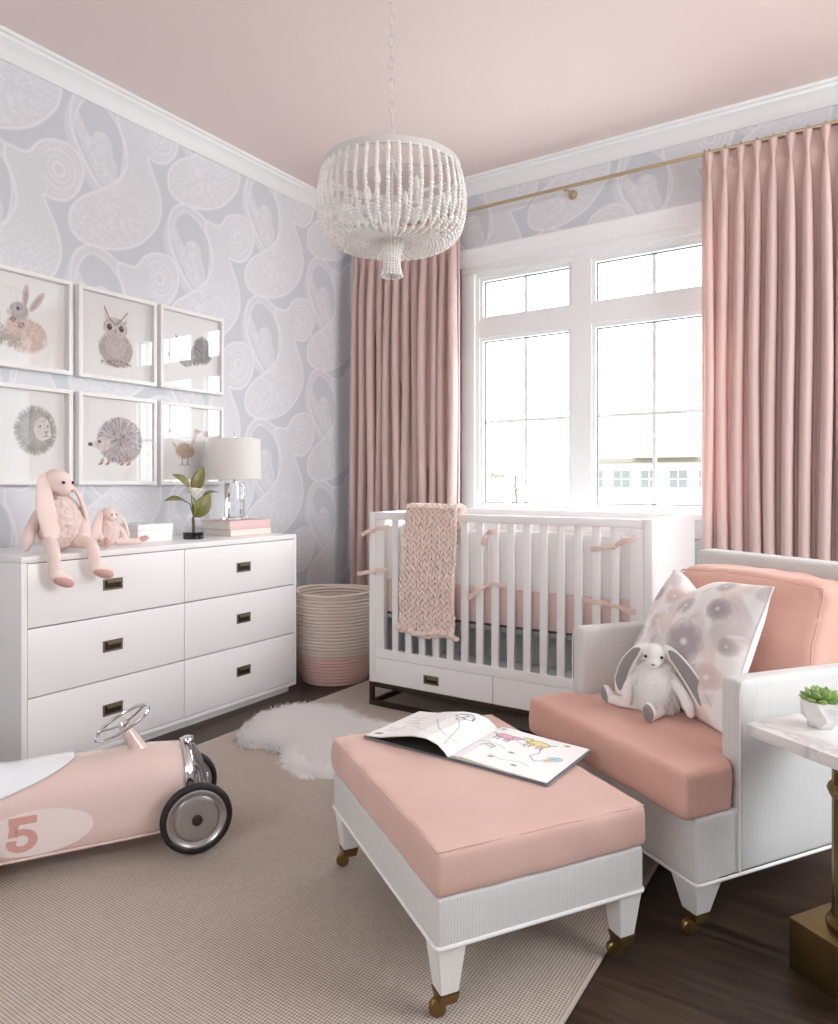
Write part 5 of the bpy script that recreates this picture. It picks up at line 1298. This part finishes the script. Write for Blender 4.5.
# ================================================================== RIDE-ON CAR
AC = math.radians(58.2); MC = T(-1.621, 1.321, .0125) @ R(AC)
car = thing('ride_on_car', 'pink vintage style ride-on toy race car with number 5 on its side', 'toy car', (-1.621, 1.321, .012), AC)
YC = .150
def sect(x, grow=0.):
    """half widths and heights of the body at x; list of (y,z) round the section"""
    wid = .110*float(np.interp(x, [-.80, -.74, -.62, -.45, -.1, 0], [.10, .45, .85, 1, 1, .90]))+grow
    top = float(np.interp(x, [-.80, -.70, -.60, -.54, -.46, -.36, -.30, -.1, 0], [.20, .262, .284, .272, .260, .270, .273, .275, .266]))+grow
    bot = float(np.interp(x, [-.80, -.7, -.5, 0], [.12, .07, .056, .060]))-grow*.5; mid = bot+(top-bot)*.56
    p = [(-wid*.92, bot), (-wid, bot+.014)]
    p += [(-wid, bot+.014+(mid-bot-.014)*k/4) for k in range(1, 4)]
    for k in range(0, 17): a = PI-k*PI/16; p.append((wid*math.cos(a)*1.0, mid+(top-mid)*math.sin(a)**.85))
    p += [(wid, bot+.014+(mid-bot-.014)*k/4) for k in (3, 2, 1)]+[(wid, bot+.014), (wid*.92, bot)]
    return [(YC+y, z) for y, z in p]
xs = list(np.linspace(-.80, -.62, 8))+list(np.linspace(-.60, -.012, 34))
bm = BM(); rows_ = [[bm.verts.new(MC @ V((x, y, z))) for y, z in sect(x)] for x in xs]
for a, b in zip(rows_, rows_[1:]):
    for k in range(len(a)): bm.faces.new((a[k], a[(k+1) % len(a)], b[(k+1) % len(a)], b[k]))
bm.faces.new(rows_[0]); bm.faces.new(rows_[-1][::-1]); obj('car_body', bm, CARPINK, car, 50)
bm = BM()
tube(bm, [tuple(MC @ V((x, YC-.110*float(np.interp(x, [-.80, -.74, -.62, -.45, -.1, 0], [.10, .45, .85, 1, 1, .90]))-.001, float(np.interp(x, [-.80, -.7, -.5, 0], [.12, .07, .056, .060]))+.004)) ) for x in np.linspace(-.79, -.012, 30)], .004, 8)
obj('sill_bead', bm, CARPINK, car)
# seat: a white saddle over the body
bm = BM(); xs2 = np.linspace(-.70, -.300, 40); rws = []
for x in xs2:
    s_ = sect(x, .004); bound = float(np.interp(x, [-.70, -.60, -.50, -.40, -.34, -.300], [.20, .192, .213, .241, .261, .276])); row = []
    for (y, z) in s_: row.append((y, max(z, bound) if abs(y-YC) > .03 else z, z < bound))
    P2 = []                                                # the section, finely, from left side over the top
    for (ya, za), (yb, zb) in zip(s_[1:-2], s_[2:-1]):
        for q_ in range(40): P2.append((ya+(yb-ya)*q_/40, za+(zb-za)*q_/40))
    zm = max(q_[1] for q_ in P2); bound = min(bound, zm-.0015); inr = [q_ for q_ in P2 if q_[1] >= bound]
    lift = .006*math.sin(PI*min(1, max(0, (x+.70)/.40))); pts = []
    for q_ in range(27):
        f_ = q_/26*(len(inr)-1); i_ = min(int(f_), len(inr)-2); f_ -= i_; y = inr[i_][0]*(1-f_)+inr[i_+1][0]*f_; z = inr[i_][1]*(1-f_)+inr[i_+1][1]*f_
        pts.append((y, z+lift*min(1, max(0, (z-bound)/.03))))
    rws.append([bm.verts.new(MC @ V((x, y, z))) for y, z in pts])
for a, b in zip(rws, rws[1:]):
    for k in range(len(a)-1): bm.faces.new((a[k], a[k+1], b[k+1], b[k]))
bmesh.ops.remove_doubles(bm, verts=bm.verts, dist=1e-5)
o = obj('seat', bm, CARWHITE, car, 60); md = o.modifiers.new('t', 'SOLIDIFY'); md.thickness = .003; md.offset = 1
# roundel and number on both sides
def five(x, z, s):
    """strokes of a block figure 5: top bar, stem, bowl, foot serif, as convex quads"""
    q = [[(.10, .78), (.92, .78), (.92, 1), (.10, 1)], [(.08, .46), (.34, .46), (.40, .80), (.13, .80)]]
    an = np.linspace(2.35, -2.65, 22)
    for a, b in zip(an, an[1:]):
        q.append([(.46+.21*math.cos(a), .33+.15*math.sin(a)), (.46+.48*math.cos(a), .33+.33*math.sin(a)), (.46+.48*math.cos(b), .33+.33*math.sin(b)), (.46+.21*math.cos(b), .33+.15*math.sin(b))])
    q.append([(.02, .20), (.30, .20), (.34, .36), (.02, .36)])
    return [[(x+u*s*.86, z+v*s) for u, v in f] for f in q]
for side, ysd in ((-1, YC-.110), (1, YC+.110)):
    bm = BM(); cx_, cz_ = -.388, .124; ring = [(cx_+.135*math.cos(a), cz_+.058*math.sin(a)) for a in np.linspace(0, 2*PI, 41)[:-1]]
    def plate(bm, pts, y0, y1):
        lo = [bm.verts.new(MC @ V((x, y0, z))) for x, z in pts]; hi = [bm.verts.new(MC @ V((x, y1, z))) for x, z in pts]
        f1 = bm.faces.new(lo); f2 = bm.faces.new(hi[::-1])
        for i in range(len(pts)): bm.faces.new((lo[i], lo[(i+1) % len(pts)], hi[(i+1) % len(pts)], hi[i]))
        bmesh.ops.triangulate(bm, faces=[f1, f2])
    plate(bm, ring, ysd-side*.002, ysd+side*.0006); rd = obj('roundel', bm, DECALW, car, 20)
    bm = BM(); 
    for k_, fp in enumerate(five(-.460, .080, .092)):
        if side > 0: fp = [(2*(-.42)-x, z) for x, z in fp]
        plate(bm, fp, ysd+side*.0002, ysd+side*(.0012+.0002*(k_ % 2 if k_ > 1 else k_)))
    bmesh.ops.remove_doubles(bm, verts=bm.verts, dist=1e-5); obj('number_5', bm, DECALP, rd, 20)
# grille: a bulging chrome egg with upright ribs
bm = BM(); rws = []
base_s = sect(-.004, .003); zc_ = .165
for k in range(11):
    s = k/10; sc__ = math.sqrt(max(0, 1-s*s))*.98+.02*(1-s); x = -.012+.012*min(1, s*6)+.050*s
    rws.append([bm.verts.new(MC @ V((x-.16*(z-zc_)*s, YC+(y-YC)*sc__*(1-.10*s), zc_+(z-zc_)*sc__))) for y, z in base_s])
for a, b in zip(rws, rws[1:]):
    for k in range(len(a)): bm.faces.new((a[k], a[(k+1) % len(a)], b[(k+1) % len(a)], b[k]))
bm.faces.new(rws[0]); bm.faces.new(rws[-1][::-1]); gr = obj('grille', bm, CHROME, car, 60)
for j in range(-4, 5):
    bm = BM(); yy = j*.019; pts = []
    for a in np.linspace(-1.15, 1.15, 12):
        r = math.sqrt(max(.02, 1-(yy/.102)**2)); z = zc_+.098*r*math.sin(a); x = .004+.052*r*math.cos(a)**.8; pts.append(MC @ V((x-.16*(z-zc_)*r*math.cos(a), YC+yy, z)))
    tube(bm, pts, .0028, 6); obj('grille_bar', bm, ALU, gr)
bm = BM(); tube(bm, [tuple(MC @ V((-.010, y, z))) for y, z in sect(-.010, .004)], .0045, 8, closed=True, up=tuple(MC.to_3x3() @ V((1, 0, 0)))); obj('grille_trim', bm, CHROME, car)
bm = BM(); lathe(bm, [(0, .240), (.010, .240), (.010, .268), (.016, .270), (.018, .275), (.016, .281), (.010, .284), (0, .286)], 18, MC @ T(.004, YC, 0)); obj('radiator_cap', bm, CHROME, car)
# steering wheel
SN = V((-.46, 0, .89)).normalized(); Cs = V((-.176, YC, .350)); q = V((0, 0, 1)).rotation_difference(SN).to_matrix().to_4x4(); MS = MC @ T(*Cs) @ q
sw = None
bm = BM(); tube(bm, [tuple(MS @ V((.080*math.cos(a), .080*math.sin(a), 0))) for a in np.linspace(0, 2*PI, 41)[:-1]], .0052, 10, closed=True); sw = obj('steering_wheel', bm, CHROME, car)
bm = BM()
for k in range(3): a = k*2*PI/3+.5; tube(bm, [tuple(MS @ V((0, 0, -.006))), tuple(MS @ V((.04*math.cos(a), .04*math.sin(a), -.005))), tuple(MS @ V((.078*math.cos(a), .078*math.sin(a), 0)))], .0038, 6)
lathe(bm, [(0, -.010), (.014, -.010), (.016, -.004), (.012, .003), (0, .005)], 18, MS); obj('spokes', bm, CHROME, sw)
bm = BM(); p0, p1 = V((-.118, YC, .240)), Cs-SN*.010; tube(bm, [tuple(MC @ p0), tuple(MC @ (p0.lerp(p1, .4))), tuple(MC @ p1)], [.030, .022, .015], 18); obj('steering_column', bm, CARPINK, car)
# wheels, axles
def wheel(x, y, out):
    Mw = MC @ T(x, y, .100) @ R(PI/2 if out < 0 else -PI/2, 'X')      # local z points outwards
    bm = BM(); prof = []
    for a in np.linspace(0, 2*PI, 21)[:-1]: prof.append((.0880+.0105*math.cos(a), .0115*math.sin(a)))
    prof.append(prof[0]); lathe(bm, prof, 48, Mw, cap=False); w = obj('tyre', bm, RUBBER, car)
    bm = BM(); lathe(bm, [(0, -.009), (.081, -.010), (.083, 0), (.081, .009), (.076, .0105), (.070, .006), (.063, .004), (.060, .0075), (.057, .012), (.052, .0135), (.04, .012), (.02, .0115), (.012, .0125), (0, .0125)], 48, Mw, cap=False); obj('wheel_disc', bm, ALU, w)
    bm = BM(); lathe(bm, [(0, .011), (.014, .011), (.015, .016), (.013, .021), (.006, .024), (0, .0245)], 20, Mw); obj('hub_cap', bm, BRONZE, w)
for x in (.010, -.600):
    for y, o_ in ((.0, -1), (.265, 1)): wheel(x, y, o_)
    bm = BM(); tube(bm, [tuple(MC @ V((x, .008, .100))), tuple(MC @ V((x, .258, .100)))], .006, 10)
    if x > 0:
        for y in (.06, .24): tube(bm, [tuple(MC @ V((x, y, .100))), tuple(MC @ V((x, y+.02*(1 if y < .1 else -1), .17)))], .006, 8)
    obj('axle', bm, CHROME, car)
# ================================================================== LIGHT AND CAMERA
w = bpy.data.worlds.new('sky'); SC.world = w; w.use_nodes = True
nt = w.node_tree; bg = nt.nodes['Background']
tc = nt.nodes.new('ShaderNodeTexCoord'); sp = nt.nodes.new('ShaderNodeSeparateXYZ'); rp = nt.nodes.new('ShaderNodeValToRGB')
nt.links.new(tc.outputs['Generated'], sp.inputs[0]); nt.links.new(sp.outputs[2], rp.inputs[0])
e = rp.color_ramp.elements; e[0].position = 0; e[0].color = (.80, .80, .80, 1); e[1].position = .6; e[1].color = (.90, .95, 1, 1)
nt.links.new(rp.outputs[0], bg.inputs[0]); bg.inputs[1].default_value = SKY
def portal(name, loc, rot, sx, sy):
    l = bpy.data.lights.new(name, 'AREA'); l.shape = 'RECTANGLE'; l.size = sx; l.size_y = sy; l.cycles.is_portal = True
    o = bpy.data.objects.new(name, l); o.location = loc; o.rotation_euler = rot; COL.objects.link(o)
portal('portal_back', ((WX0+WX1)/2, YW+.17, (WZ0+WZ1)/2), (-PI/2, 0, 0), WX1-WX0, WZ1-WZ0)
portal('portal_right', (XR+.14, (R_Y0+R_Y1)/2, (R_Z0+R_Z1)/2), (0, PI/2, 0), R_Z1-R_Z0, R_Y1-R_Y0)
portal('portal_front', ((F_X0+F_X1)/2, YF-.14, (F_Z0+F_Z1)/2), (PI/2, 0, 0), F_X1-F_X0, F_Z1-F_Z0)

cd = bpy.data.cameras.new('camera'); cam = bpy.data.objects.new('camera', cd); COL.objects.link(cam); SC.camera = cam
TH = math.atan(466/712)
cam.location = (0, 0, 1.05); cam.rotation_euler = (PI/2, 0, TH)
cd.sensor_fit = 'VERTICAL'; cd.sensor_height = 24; cd.lens = 712/1024*24; cd.shift_y = -28/1024; cd.clip_start = .05; cd.clip_end = 400
SC.view_settings.view_transform = 'Standard'; SC.view_settings.look = 'None'; SC.view_settings.gamma = 1; SC.view_settings.exposure = EXPO
SC.view_settings.use_curve_mapping = False
SC.cycles.max_bounces = 10; SC.cycles.diffuse_bounces = 6; SC.cycles.glossy_bounces = 4; SC.cycles.transmission_bounces = 8; SC.cycles.transparent_max_bounces = 12
SC.cycles.caustics_reflective = False; SC.cycles.caustics_refractive = False; SC.cycles.sample_clamp_indirect = 6
SC.cycles.use_denoising = True
try: SC.cycles.denoiser = 'OPENIMAGEDENOISE'
except Exception: pass
